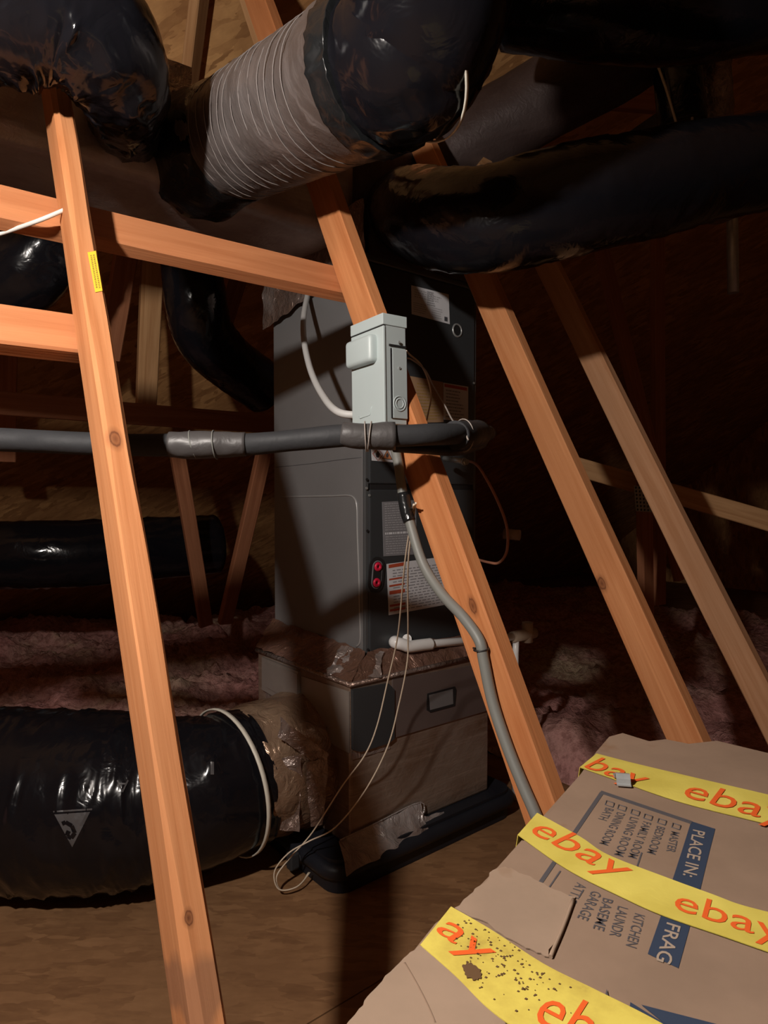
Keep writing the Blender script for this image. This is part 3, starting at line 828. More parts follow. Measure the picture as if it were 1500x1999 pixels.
# printed marks on the jacket
from mathutils.bvhtree import BVHTree
_jb = BVHTree.FromPolygons([v.co + ROOT[jk.name] for v in jk.data.vertices], [tuple(p.vertices) for p in jk.data.polygons])
def jackp(px, py, off=0.0012):
    """Where a mark printed on the jacket lies."""
    d = ray(px, py).normalized(); h = _jb.ray_cast(V((0, 0, HC)), d)
    p = h[0] if h[0] is not None else at(px, py, 1.72)
    return p - d * off
def decal(tri, n=8, off=0.0012):
    a, b, c = [V((x, y, 0)) for x, y in tri]; mb = MB(); idx = {}; vs = []
    for i in range(n + 1):
        for j in range(n + 1 - i):
            p = a + (b - a) * (i / n) + (c - a) * (j / n); idx[(i, j)] = len(vs); vs.append(jackp(p.x, p.y, off))
    fs = []
    for i in range(n):
        for j in range(n - i):
            fs.append((idx[(i, j)], idx[(i + 1, j)], idx[(i, j + 1)]))
            if i + j < n - 1: fs.append((idx[(i + 1, j)], idx[(i + 1, j + 1)], idx[(i, j + 1)]))
    return mb.add(vs, fs)
mk = part('printed_mark', decal(((106, 1590), (176, 1585), (141, 1654)), 10), 'print_grey', jk, 'grey printed triangle mark')
part('printed_line', decal(((104, 1583), (180, 1578), (180, 1581.5))).add(*(lambda m: (m.v, m.f))(decal(((104, 1583), (180, 1581.5), (104, 1586))))), 'print_grey', jk)
gpts = [(121, 1608), (128, 1605), (140, 1612), (146, 1626), (139, 1636), (130, 1631), (134, 1622)]
mbl = MB()
for i in range(len(gpts) - 1):
    (xa, ya), (xb, yb) = gpts[i], gpts[i + 1]; q = math.hypot(xb - xa, yb - ya); nx, ny = -(yb - ya) / q * 4, (xb - xa) / q * 4
    mbl.add([jackp(x, y, 0.003) for x, y in ((xa + nx, ya + ny), (xb + nx, yb + ny), (xb - nx, yb - ny), (xa - nx, ya - ny))], [(0, 1, 2, 3)])
part('printed_letter', mbl, 'black_plastic', mk)
for q in (((177, 1523), (183, 1523), (181, 1553), (174, 1553)), ((411, 1487), (418, 1487), (418, 1512), (411, 1512))):
    m2 = decal(q[:3], 4); m3 = decal((q[0], q[2], q[3]), 4); m2.add(m3.v, m3.f)
    part('printed_bar', m2, 'print_grey', jk)
mbl = MB()
for (xa, ya), (xb, yb) in (((229, 1523), (239, 1546)), ((239, 1546), (250, 1523)), ((232, 1530), (247, 1530))):
    q = math.hypot(xb - xa, yb - ya); nx, ny = -(yb - ya) / q * 1.6, (xb - xa) / q * 1.6
    mbl.add([jackp(x, y, 0.003) for x, y in ((xa + nx, ya + ny), (xb + nx, yb + ny), (xb - nx, yb - ny), (xa - nx, ya - ny))], [(0, 1, 2, 3)])
part('printed_letter', mbl, 'print_grey', jk)

# ================================================================== DRAIN PAN
pan = thing('drain_pan', W(rp + PW / 2, lp + PD / 2, 0), 'black drain pan on the deck under the return box', 'pan')
q0, q1, k0, k1_ = rp - 0.085, rp + PW + 0.09, lp - 0.045, lp + PD + 0.05
def rrect(r0, r1, l0, l1, rad, z, n=6):
    pts = []
    for (cr, cl, a0) in ((r1 - rad, l1 - rad, 0), (r0 + rad, l1 - rad, 90), (r0 + rad, l0 + rad, 180), (r1 - rad, l0 + rad, 270)):
        for i in range(n + 1):
            a = math.radians(a0 + 90 * i / n); pts.append(W(cr + rad * math.cos(a), cl + rad * math.sin(a), z))
    return pts
part('pan_base', MB().prism(rrect(q0, q1, k0, k1_, 0.06, 0.002), Z * 0.098), 'pan_black', pan)
part('pan_rim', MB().tube(rrect(q0, q1, k0, k1_, 0.06, 0.065), 0.024, 12, closed=True), 'pan_black', pan)
fs_ = at(572, 1687, 1.97)
part('float_switch', MB().box(fs_ + Z * 0.012, R, L, Z, 0.03, 0.03, 0.05, 0.004).tube([fs_ + V((0.02, 0, 0.02)), fs_ + V((0.05, 0.01, 0.025))], 0.011, 10), 'rubber', pan, 'dark float switch clipped to the pan edge')

# ================================================================== SUPPLY PLENUM AND TRUNK
lt0 = 1.72; lt1 = lt0 + 0.42
zt0 = at(380, 373, 1.80).z
zt1 = zt0 + 0.31
spl = thing('supply_plenum', W(rc + AW / 2, lc + AD / 2, zc1), 'foil-wrapped supply box on top of the air handler with a trunk duct to the left', 'plenum')
part('plenum_box', MB().abox(rc + 0.01, rc + AW - 0.01, lc + 0.10, lc + AD - 0.01, zc1 + 0.004, zc1 + 0.45, 0.01), 'foil_dark', spl)
def trunk():
    mb = MB(); n = 60; r0, r1 = -0.45, rc + 0.01; prof = []
    rad = 0.05
    for (cl, cz, a0) in ((lt1 - rad, zt1 - rad, 0), (lt0 + rad, zt1 - rad, 90), (lt0 + rad, zt0 + rad, 180), (lt1 - rad, zt0 + rad, 270)):
        for i in range(8):
            a = math.radians(a0 + 90 * i / 7); prof.append((cl + rad * math.cos(a), cz + rad * math.sin(a)))
    k = len(prof); vs = []
    for i in range(n + 1):
        r = r0 + (r1 - r0) * i / n
        for (l, z) in prof:
            p = W(r, l, z); 
            cl, cz = (lt0 + lt1) / 2, (zt0 + zt1) / 2
            bulge = 0.008 * mnoise.noise(p * 6) + 0.004 * mnoise.noise(p * 25)
            dl, dz = l - cl, z - cz; m_ = math.hypot(dl, dz)
            vs.append(p + (L * dl + Z * dz) * (bulge / m_))
    fs = [(i * k + j, i * k + (j + 1) % k, (i + 1) * k + (j + 1) % k, (i + 1) * k + j) for i in range(n) for j in range(k)]
    fs += [tuple(range(k)), tuple(n * k + j for j in range(k))]
    return mb.add(vs, fs, True)
part('trunk_duct', trunk(), 'foil_trunk', spl, 'dark foil trunk duct')
part('tape_band', slab_grid(W(0.30, lt0 - 0.006, zt1 + 0.01), W(0.75, lt0 - 0.006, zt1 + 0.01), W(0.75, lt0 - 0.008, zt1 - 0.075), W(0.30, lt0 - 0.008, zt1 - 0.075), 60, 12, 0.006, 26, 2), 'foil_tape', spl)
# plastic and foil where the supply box meets the cabinet side
part('foil_skirt', slab_grid(W(rc - 0.02, lc + AD + 0.03, zc1 + 0.10), W(rc - 0.02, lc - 0.02, zc1 + 0.16), W(rc - 0.016, lc - 0.02, zc1 - 0.02), W(rc - 0.03, lc + AD + 0.03, zc1 - 0.13), 40, 20, 0.012, 18, 7), 'foil_tape', spl, 'crumpled foil hanging over the cabinet top')
part('foil_skirt', slab_grid(W(rc + 0.0, lc - 0.016, zc1 + 0.14), W(rc + AW, lc - 0.016, zc1 + 0.14), W(rc + AW, lc - 0.02, zc1 - 0.004), W(rc, lc - 0.02, zc1 - 0.004), 30, 10, 0.006, 18, 9), 'foil_dark', spl)

# ================================================================== WRAPPED TAKE-OFF DUCT
ta, tb = at(452, 280, 1.72), at(722, 145, 1.30)
axis = (tb - ta).normalized()
tk = thing('wrapped_takeoff_duct', ta - Z * 0.14, 'big grey foil-wrapped round duct leaving the trunk toward the upper right', 'duct')
tl_ = (tb - ta).length
pts = [ta - axis * 0.04 + axis * (tl_ + 0.04) * i / 90 for i in range(91)]
def wrapdisp(s, a):
    return 0.0006 * math.sin((s + 0.006 * math.sin(a)) * 2 * math.pi / 0.019) + 0.005 * mnoise.noise(V((math.cos(a) * 2, math.sin(a) * 2, s * 7))) + 0.0022 * mnoise.noise(V((math.cos(a) * 9, math.sin(a) * 9, s * 40)))
part('foil_sleeve', MB().tube(pts, 0.139, 72, disp=wrapdisp), 'foil_wrap', tk)
part('base_collar', MB().tube([ta - axis * 0.19, ta - axis * 0.06, ta + axis * 0.03, ta + axis * 0.045], lambda t: 0.156 - 0.016 * t, 48, sub=5, disp=lambda s, a: 0.012 * mnoise.noise(V((s * 14, math.cos(a) * 3, math.sin(a) * 3)))), 'black_tape', tk, 'dark crumpled collar at the trunk')
part('clear_tape', MB().tube([tb - axis * 0.05, tb - axis * 0.0], 0.1445, 60, sub=4, caps=False, disp=lambda s, a: 0.004 * mnoise.noise(V((s * 40, math.cos(a) * 6, math.sin(a) * 6)))), 'foil_wrap', tk)
for i in range(13):
    cc_ = ta + axis * (0.06 + (tl_ - 0.12) * (i + 0.25 * random.random()) / 13); u_ = axis.orthogonal().normalized(); b_ = axis.cross(u_); ring_ = []
    for j in range(64):
        an = 2 * math.pi * j / 64
        ring_.append(cc_ + (u_ * math.cos(an) + b_ * math.sin(an)) * (0.1405 + 0.003 * mnoise.noise(V((math.cos(an) * 2, math.sin(an) * 2, i)))) + axis * 0.006 * math.sin(an * 2 + i))
    part('wrap_seam', MB().tube(ring_, 0.0011, 5, closed=True), 'seam_grey', tk)
part('tape_band', MB().tube([tb - axis * 0.004, tb + axis * 0.055], 0.146, 90, sub=16, disp=lambda s, a: 0.010 * abs(mnoise.noise(V((s * 18, math.cos(a) * 9, math.sin(a) * 9)))) + 0.004 * mnoise.noise(V((s * 30, math.cos(a) * 5, math.sin(a) * 5)))), 'black_tape', tk, 'black duct tape band')
# black flex that carries on from it
FX = 'black plastic flex ducts'
fp = [tb + axis * 0.04, tb + axis * 0.10, at(806, 92, 1.22), at(838, 0, 1.17), at(845, -160, 1.15), at(820, -380, 1.18), at(760, -640, 1.22)]
ff = thing('overhead_flex_duct', tb + axis * 0.04, 'black flex duct taped to the grey wrapped duct and bound by a pale tie', 'duct', FX)
part('plastic_jacket', MB().tube(fp, lambda t: 0.137 + 0.010 * min(1, t * 4), 60, disp=wrink(0.006, 0.0, 17, 5.0, ridge=0.013), sub=40), 'black_plastic', ff)
tcc = catmull(fp, 24)
tie_ring(tcc, 33, 0.150, 0.003, 'zip_white', ff, 0.003)

# upper-left flex elbow
ep = [at(-520, 0, 1.20), at(-200, -20, 1.20), at(20, -6, 1.22), at(130, 30, 1.25), at(205, 95, 1.30), at(238, 165, 1.38), at(243, 215, 1.50), at(252, 246, 1.80)]
el = thing('elbow_flex_duct', ep[5], 'shiny black flex duct elbow at the upper left dropping onto the trunk', 'duct', FX)
part('plastic_jacket', MB().tube(ep, lambda t: 0.138 - 0.066 * min(1, max(0, (t - 0.42) / 0.27)), 64, disp=wrink(0.006, 0.0, 12, 8.0, ridge=0.014), sub=40), 'black_plastic', el)
part('boot_collar', MB().tube([at(243, 220, 1.54), at(248, 236, 1.66), at(252, 250, 1.79)], lambda t: 0.076 + 0.025 * t, 44, sub=8, disp=lambda s, a: 0.008 * mnoise.noise(V((s * 20, math.cos(a) * 4, math.sin(a) * 4)))), 'black_tape', el, 'taped collar on the trunk')

# other flex ducts
def flex(name, pts, rad, label, m='black_plastic', seed=1.0, sub=14, base=None, amp=0.008, rdg=0.010, seg=44, grp=FX):
    p = pts[0] if base is None else base
    o = solo(name, MB().tube(pts, rad, seg, disp=wrink(amp, 0.0, 15, seed, ridge=rdg), sub=sub), m, p, label, 'duct', grp); return o
flex('flex_duct', [at(210, 330, 2.35), at(130, 420, 2.25), at(70, 500, 2.2), at(20, 545, 2.2), at(-160, 600, 2.2)], 0.125, 'black flex duct sagging between the two left brace boards', seed=3.0)
flex('flex_duct', [at(372, 400, 2.55), at(374, 520, 2.58), at(384, 600, 2.6), at(400, 655, 2.68), at(440, 700, 2.8), at(520, 760, 3.0)], 0.115, 'black flex duct hanging straight down behind the long brace board', seed=4.0, amp=0.005, rdg=0.005)
flex('flex_duct', [at(-220, 1080, 3.3), at(-40, 1085, 3.35), at(90, 1082, 3.4), at(240, 1076, 3.6), at(420, 1062, 3.9)], 0.17, 'dim black flex duct far back on the left above the insulation', seed=6.0)
flex('flex_duct', [at(780, 415, 2.46), at(808, 416, 2.04), at(866, 428, 1.80), at(960, 430, 1.70), at(1100, 398, 1.68), at(1260, 362, 1.74), at(1420, 330, 1.85), at(1600, 300, 2.0)], 0.128, 'black flex duct crossing the dark from above the air handler to the right', seed=9.0, amp=0.006, rdg=0.006)
flex('foil_duct', [at(735, 395, 2.65), at(880, 300, 2.65), at(1050, 205, 2.6), at(1230, 95, 2.55), at(1420, -40, 2.5), at(1600, -160, 2.5)], 0.145, 'dim brown foil duct rising to the upper right in the dark', m='foil_dark', seed=11.0, rdg=0.003, grp=None)
# striped duct and panel at the upper right
sd_ = thing('striped_flex_duct', at(1338, 262, 2.5), 'dark duct with two pale yellow stripes hanging at the upper right', 'duct')
part('plastic_jacket', MB().tube([at(1316, 20, 2.5), at(1322, 120, 2.5), at(1334, 250, 2.5)], 0.085, 40, sub=10, disp=wrink(0.003, 0, 9, 2.0)), 'black_tape', sd_)
for q in (((1270, 60), (1282, 118), (1303, 180), (1322, 244)), ((1336, 40), (1343, 90), (1347, 150), (1352, 234))):
    part('stripe', MB().tube([at(x, y, 2.43) for x, y in q], 0.0045, 6, sub=5), 'zip_white', sd_, 'pale yellow stripe')
q = [at(x, y, 2.75) for x, y in ((1180, 290), (1300, 208), (1322, 246), (1250, 275))]
solo('duct_board_panel', MB().prism(q, V((0.01, 0.03, 0))), 'steel_side', q[0], 'grey sheet edge below the striped duct', 'panel')
fwp = [at(1403, 428, 2.6), at(1403, 330, 2.6), at(1400, 180, 2.6), at(1398, 20, 2.6)]
solo('foil_wrapped_drop', MB().tube(fwp, 0.055, 24, sub=16, disp=lambda s, a: 0.012 * mnoise.noise(V((math.cos(a) * 2, math.sin(a) * 2, s * 9))) + 0.006 * mnoise.noise(V((math.cos(a) * 5, math.sin(a) * 5, s * 30)))), 'foil_tape', fwp[0], 'crumpled brown foil-wrapped drop in the dark near the right edge', 'duct')
flex('flex_duct', [at(1010, -60, 2.0), at(1180, -40, 1.95), at(1360, -30, 1.95), at(1560, -60, 2.0), at(1800, -90, 2.1)], 0.2, 'black flex duct added along the top edge to darken the upper right', seed=13.0, amp=0.006, rdg=0.004)  # added duct, hides the lit roof sheathing so this corner stays black
solo('straight_vent_pipe', MB().tube([at(1428, 250, 2.75), at(1432, 572, 2.75)], 0.022, 14), 'galvanized', at(1432, 572, 2.7), 'faint metal pipe stub in the dark at the right', 'pipe')

# ================================================================== DISCONNECT BOX ON THE MIDDLE STUD
dc = at(751, 720, 1.40)                                    # front right vertical edge, middle
roll = math.radians(2.4)
DU = (Z * math.cos(roll) - (-T) * math.sin(roll) * 0.6).normalized()   # box up
DX = (-T - DU * (-T).dot(DU)).normalized()                 # along the front, to the right edge
DN = DX.cross(DU).normalized()
if DN.dot(N) > 0: DN = -DN                                 # outward from the stud
dh, dw, dd = 0.232, 0.124, 0.062
Dc = dc - DX * dw / 2 - DN * dd / 2
db = thing('disconnect_box', Dc - DU * dh / 2, 'light grey electrical disconnect box mounted on the middle stud', 'electrical box')
part('enclosure', MB().box(Dc, DX, DN, DU, dw - 0.004, dd - 0.006, dh - 0.004, 0.002), 'disconnect_shaded', db)
cvr = part('cover', MB().box(Dc + DN * (dd / 2 - 0.001) - DU * 0.012, DX, DN, DU, dw, 0.006, dh - 0.026, 0.0015), 'disconnect', db)
part('hood', MB().box(Dc + DU * (dh / 2 - 0.011) + DN * 0.002, DX, DN, DU, dw + 0.001, dd + 0.002, 0.024, 0.0015), 'disconnect', db)
part('hood_gap', MB().box(Dc + DU * (dh / 2 - 0.0245) + DN * (dd / 2 - 0.001), DX, DN, DU, dw - 0.002, 0.0055, 0.003), 'recess', db)
# raised pull bump with rounded edges, running to the left edge
def bump_mesh():
    bm = bmesh.new(); bmesh.ops.create_cube(bm, size=1)
    for q in bm.verts: q.co = V((q.co.x * 0.100, q.co.y * 0.034, q.co.z * 0.060))
    bmesh.ops.bevel(bm, geom=bm.edges[:], offset=0.0105, segments=5, affect='EDGES', profile=0.5)
    bm.verts.index_update()
    c = Dc + DN * (dd / 2 + 0.004) + DU * (dh / 2 - 0.068) - DX * 0.0115
    m = MB().add([c + DX * q.co.x + DN * q.co.y + DU * q.co.z for q in bm.verts], [tuple(q.index for q in f.verts) for f in bm.faces], True)
    bm.free(); return m
part('pull_bump', bump_mesh(), 'disconnect', cvr, 'raised rounded grip on the cover')
# stamped mark low on the cover
fc_ = Dc + DN * (dd / 2 + 0.0022)
def dq(u, v): return fc_ + DX * u + DU * v
part('stamped_mark', MB().tube([dq(-0.034, -0.088), dq(-0.03, -0.093), dq(0.008, -0.090), dq(0.012, -0.086), dq(0.010, -0.080), dq(0.018, -0.073)], 0.0013, 6), 'disconnect', cvr)
# right side: flap panel, knockouts, screws
sr = Dc + DX * (dw / 2)
part('side_flap', MB().box(sr - DU * 0.028 - DN * 0.008 + DX * 0.0, DX, DN, DU, 0.004, dd - 0.024, dh - 0.085, 0.001), 'disconnect_shaded', db)
part('flap_gap', MB().box(sr + DU * 0.052 - DN * 0.004, DX, DN, DU, 0.003, dd - 0.018, 0.0035).box(sr - DU * 0.028 + DN * 0.0135, DX, DN, DU, 0.003, 0.002, dh - 0.085), 'recess', db)
kn = part('knockout', MB().ring(sr - DU * 0.070 - DN * 0.006 + DX * 0.002, DX, 0.0155, 0.0016).ring(sr - DU * 0.070 - DN * 0.006 + DX * 0.002, DX, 0.010, 0.0016), 'disconnect_shaded', db)
for v in (0.060, 0.005):
    part('screw', MB().disc(sr + DU * v - DN * 0.006 + DX * 0.001, DX, 0.0028, 0.003, 10), 'galvanized', db)

# ================================================================== LINE SET
lsp = [at(-260, 850, 1.22), at(-60, 856, 1.22), at(90, 862, 1.23), at(225, 868, 1.25), at(340, 869, 1.26), at(480, 868, 1.27), at(590, 858, 1.28), at(680, 850, 1.28), at(770, 851, 1.28), at(860, 848, 1.31), at(915, 846, 1.42), at(945, 845, 1.7), at(956, 846, 2.2), at(952, 850, 2.9)]
ls = thing('insulated_line_set', lsp[7] - Z * 0.022, 'black foam-insulated refrigerant pipe running level across the whole left side', 'pipe')
part('foam_sleeve', MB().tube(lsp, 0.0212, 22, sub=10, disp=lambda s, a: 0.0015 * mnoise.noise(V((math.cos(a), math.sin(a), s * 10)))), 'rubber', ls)
lsc = catmull(lsp, 10)
def seg_between(x0, x1):
    out = []
    for p in lsc:
        px = 750 + FPX * p.x / p.y
        if x0 <= px <= x1: out.append(p)
    return out
wr = part('tape_wrap', MB().tube([at(x, y, d) for x, y, d in ((330, 868, 1.258), (375, 869, 1.262), (430, 868, 1.266), (480, 867, 1.27))], lambda t: 0.0235 + 0.0035 * math.sin(math.pi * min(1, t * 1.2)), 22, sub=8, disp=lambda s, a: 0.002 * mnoise.noise(V((s * 40, a, 2)))), 'wrap_tape', ls, 'grey tape wrapped around the pipe')
for px in (378, 420):
    c = at(px, 868.5, 1.263)
    part('tape_edge', MB().ring(c, (1, 0.05, 0.25 if px == 378 else 0.1), 0.0272, 0.0012), 'conduit_grey', wr)
part('tape_wrap', MB().tube([at(x, y, d) for x, y, d in ((668, 848, 1.28), (710, 852, 1.278), (772, 851, 1.28))], lambda t: 0.0235 + 0.004 * t, 22, sub=8, disp=lambda s, a: 0.002 * mnoise.noise(V((s * 30, a, 5)))), 'wrap_tape', ls, 'grey-brown tape bulge in front of the electrical box')
part('suction_branch', MB().tube([at(770, 872, 1.30), at(830, 876, 1.33), at(890, 880, 1.40), at(925, 872, 1.56), at(942, 868, 1.9), at(946, 866, 2.5)], 0.011, 14, sub=8), 'rubber', ls)
part('tape_wrap', MB().tube([at(x, y, d) for x, y, d in ((888, 850, 1.355), (912, 849, 1.42), (935, 846, 1.52))], 0.030, 20, sub=6, disp=lambda s, a: 0.002 * mnoise.noise(V((s * 30, a, 8)))), 'rubber', ls)
for c_, ax_, r_ in ((at(714, 852, 1.278), (1, 0, 0.05), 0.0285), (at(722, 852, 1.278), (1, 0, -0.12), 0.0285), (at(905, 850, 1.40), (1, 0.6, 0.1), 0.034)):
    part('wire_wrap', MB().ring(c_, ax_, r_, 0.0012), 'wire_grey', ls, 'thin wire wound round the pipe')

# ================================================================== CONDUITS
p0 = sidep(606, 567, -0.004)
wpth = [p0, sidep(600, 580, 0.03), at(593, 620, 2.12), at(594, 665, 1.98), at(606, 720, 1.83), at(628, 768, 1.68), at(660, 804, 1.54), Dc - DX * (dw / 2 + 0.0) - DU * (dh / 2 - 0.035)]
solo('white_conduit', MB().tube(wpth, 0.0088, 14, sub=10), 'conduit_white', p0, 'pale flexible conduit looping from the cabinet side to the electrical box', 'conduit')
s2f = s2(1.0) - N * 0.019
def on_s2(px, py, off): return on_plane(px, py, s2f - N * off, N)
gp_ = [Dc - DU * (dh / 2 - 0.004) + DX * 0.035, on_s2(778, 905, 0.018), on_s2(786, 960, 0.02), on_s2(802, 1025, 0.016), on_s2(826, 1100, 0.014), on_s2(862, 1158, 0.0135), on_s2(905, 1205, 0.0135), on_s2(936, 1250, 0.0135), on_s2(945, 1290, 0.0135), on_s2(962, 1370, 0.0135), on_s2(990, 1455, 0.0135), on_s2(1020, 1530, 0.0135), on_s2(1046, 1590, 0.0135), on_s2(1085, 1690, 0.0135), on_s2(1130, 1820, 0.0135)]
cd = thing('grey_conduit', gp_[-1], 'grey conduit running from the electrical box down the middle stud', 'conduit')
part('conduit_jacket', MB().tube(gp_, 0.0106, 16, sub=8), 'conduit_grey', cd)
part('tape_wrap', MB().tube([on_s2(787, 962, 0.02), on_s2(794, 1000, 0.018), on_s2(800, 1018, 0.016)], 0.0135, 14, sub=5), 'black_tape', cd, 'black tape on the conduit')
part('cable_strap', MB().ring(on_s2(940, 1267, 0.012), (0.15, 0.05, -1), 0.0135, 0.002).tube([on_s2(924, 1265, 0.002), on_s2(956, 1268, 0.002)], 0.0018, 6), 'zip_black', cd, 'black strap holding the conduit')

# ================================================================== DRAIN PIPE
dp = thing('drain_pipe', frontp(772, 1256), 'white plastic condensate pipe along the foot of the air handler', 'pipe')
a0 = frontp(772, 1254, 0.02); a1 = frontp(800, 1262, 0.035); a2 = frontp(825, 1259, 0.035); a3 = frontp(842, 1257, 0.035); a4 = on_plane(1003, 1243, a3, L)
part('pipe_run', MB().tube([a2, a3, a4], 0.0135, 18), 'pvc', dp)
part('elbow', MB().tube([frontp(772, 1252, -0.005), a0, (a0 + a1) / 2 - L * 0.004, a1, a2, a3], 0.0195, 20, sub=5), 'pvc', dp, 'white elbow fitting')
part('cleanout_plug', MB().tube([frontp(795, 1247, -0.004), frontp(795, 1247, 0.02)], 0.015, 16).disc(frontp(795, 1247, 0.02), -L, 0.008, 0.008), 'pvc', dp)
ae = on_plane(1030, 1238, a3, L)
part('tee_fitting', MB().tube([a4 - R * 0.005, ae, ae + R * 0.04], 0.021, 18).tube([ae + Z * 0.045, ae - Z * 0.03], 0.021, 18), 'pvc_old', dp, 'yellowed tee fitting')
part('drop_pipe', MB().tube([on_plane(1008, 1243, a3, L), on_plane(1007, 1275, a3, L), V((on_plane(1007, 1275, a3, L).x, on_plane(1007, 1275, a3, L).y, 0.001))], 0.012, 16), 'pvc', dp)

# ================================================================== WIRES
WG = 'thin cream control wires'
def wire(name, pts, rad, m, label, grp=None, sub=8):
    return solo(name, MB().tube(pts, rad, 8, sub=sub), m, pts[-1], label, 'wire', grp)
fsw = at(603, 1703, 1.93)
wire('control_wire', [on_s2(808, 985, 0.03), at(804, 1010, 1.47), at(790, 1105, 1.58), at(777, 1240, 1.78), at(757, 1330, 1.86), at(736, 1418, 1.87), at(712, 1475, 1.87), at(668, 1535, 1.88), at(610, 1625, 1.90), at(566, 1675, 1.89), at(540, 1712, 1.87), at(551, 1740, 1.87), at(585, 1728, 1.89), fsw], 0.0021, 'wire_cream', 'left strand of the cream wires dangling to the pan, ending in a loop', WG)
wire('control_wire', [on_s2(812, 982, 0.03), at(808, 1010, 1.46), at(797, 1105, 1.56), at(797, 1235, 1.75), at(795, 1295, 1.80), at(778, 1380, 1.84), at(756, 1460, 1.85), at(712, 1545, 1.86), at(655, 1615, 1.88), at(604, 1642, 1.88), at(563, 1666, 1.87), at(536, 1702, 1.86), at(545, 1736, 1.86), at(580, 1731, 1.88), fsw + V((0.004, 0, 0))], 0.0021, 'wire_cream', 'right strand of the cream wires bowing out before the pan loop', WG)
wire('control_wire', [Dc + DX * 0.06 + DU * 0.045 - DN * 0.028, at(800, 692, 1.50), at(822, 712, 1.55), at(836, 742, 1.62), at(842, 775, 1.66), at(836, 808, 1.62), at(830, 835, 1.5)], 0.0021, 'wire_cream', 'short cream wire hooking down beside the electrical box', WG)
wire('control_wire', [Dc + DX * 0.06 + DU * 0.03 - DN * 0.028, at(806, 703, 1.50), at(830, 722, 1.56), at(846, 752, 1.62), at(868, 790, 1.62), at(885, 822, 1.5), at(905, 838, 1.38), at(914, 858, 1.33)], 0.0019, 'wire_grey', 'dull wire running from the electrical box to the end of the pipe', WG)
wire('thermostat_wire', [frontp(900, 898, -0.002), at(928, 905, 2.15), at(950, 935, 2.1), at(975, 985, 2.1), at(990, 1030, 2.1), at(990, 1075, 2.12), at(975, 1098, 2.15), at(955, 1098, 2.2), frontp(925, 1090, -0.002)], 0.0045, 'wire_brown', 'brown wire looping out on the right of the air handler')
solo('copper_stub', MB().tube([at(868, 895, 2.2), at(912, 902, 2.1)], 0.009, 12).tube([at(905, 901, 2.11), at(908, 901.5, 2.105)], 0.012, 12), 'galvanized', at(868, 895, 2.2), 'short metal pipe coupling below the wrapped pipe end', 'pipe')
solo('vent_stub', MB().tube([at(985, 1042, 2.75), at(1015, 1045, 2.72)], 0.022, 14, sub=2), 'pvc_old', at(985, 1042, 2.75), 'dim pipe stub behind the looping brown wire', 'pipe')
wire('white_cable', [at(-60, 474, 1.30), at(20, 450, 1.30), at(80, 429, 1.28), at(135, 406, 1.30)], 0.0042, 'cable_white', 'white cable coming in from the left to the near stud')

# ================================================================== CARDBOARD BOX
ZB = HC - 0.28
def bt(px, py, off=0.0): return on_plane(px, py, (0, 0, ZB + off), Z)
e1 = V((0.555, 0.832, 0)); e2 = V((0.832, -0.555, 0))
rim = [bt(x, y) for x, y in ((700, 1978), (735, 1932), (800, 1866), (850, 1803), (905, 1762), (985, 1680), (1100, 1560), (1165, 1467), (1190, 1438), (1216, 1431), (1268, 1447), (1300, 1443), (1345, 1452), (1400, 1446), (1450, 1458), (1500, 1470))]
far_c = rim[-1] + V((0.10, -0.055, 0))
near_c = rim[0] + e2 * 0.46 + e1 * -0.02
near_l = rim[0] - e1 * 0.02
rim = rim + [far_c, near_c, near_l]
bx = thing('moving_box', V((sum(p.x for p in rim) / len(rim), sum(p.y for p in rim) / len(rim), 0)), 'worn brown cardboard moving box sealed with yellow tape at the lower right', 'box')
# carcass slightly inside the ragged lid
cen = sum(rim, V()) / len(rim)
def inset(p, k): q = cen + (p - cen) * k; return q
A_, B_ = rim[0], rim[8]
quad = [inset(p, 0.985) for p in (near_l, rim[6] + (rim[8] - rim[6]) * 0.92, far_c, near_c)]
part('carton', MB().prism([V((p.x, p.y, 0.0)) for p in quad], Z * (ZB - 0.004)), 'cardboard', bx)
def dome(p):
    return 0.004 * mnoise.noise(V((p.x * 9, p.y * 9, 0)))
lid = part('lid', MB().prism([V((p.x, p.y, ZB - 0.004)) for p in rim], Z * 0.004), 'cardboard', bx)
# bare torn layers
fl1 = [bt(x, y, 0.0005) for x, y in ((892, 1775), (930, 1738), (970, 1695), (1000, 1695), (1060, 1728), (1122, 1752), (1106, 1800), (1072, 1868), (1020, 1850), (950, 1805))]
def ragged(pts, amp, n=7, seed=0):
    out = []
    for i in range(len(pts)):
        a, b = pts[i], pts[(i + 1) % len(pts)]; d = (b - a); nn_ = V((-d.y, d.x, 0)).normalized()
        for k in range(n):
            t = k / n; out.append(a + d * t + nn_ * amp * mnoise.noise(V(((i + t) * 3.7 + seed, 0.3, seed))))
    return out
fl1 = ragged(fl1, 0.0035, 7, 2); fl2 = [bt(x, y, 0.0005) for x, y in ((702, 1980), (735, 1935), (790, 1880), (828, 1848), (862, 1862), (905, 1912), (960, 1975), (1010, 2040), (640, 2060))]
fl2 = ragged(fl2, 0.002, 6, 5)
part('torn_layer', MB().prism(fl1, Z * 0.0007), 'cardboard_light', bx, 'bare paler cardboard layer')
part('flap', MB().prism(fl2, Z * 0.003), 'cardboard_light', bx, 'pale scuffed corner flap')
part('crease', MB().tube([bt(x, y, 0.0025) for x, y in ((790, 1882), (812, 1920), (835, 1965), (850, 2000))], 0.0012, 6, sub=4), 'cardboard', bx)
part('crease', MB().tube([bt(x, y, 0.0012) for x, y in ((1120, 1756), (1100, 1810), (1075, 1868))], 0.0014, 6, sub=4), 'cardboard_light', bx)
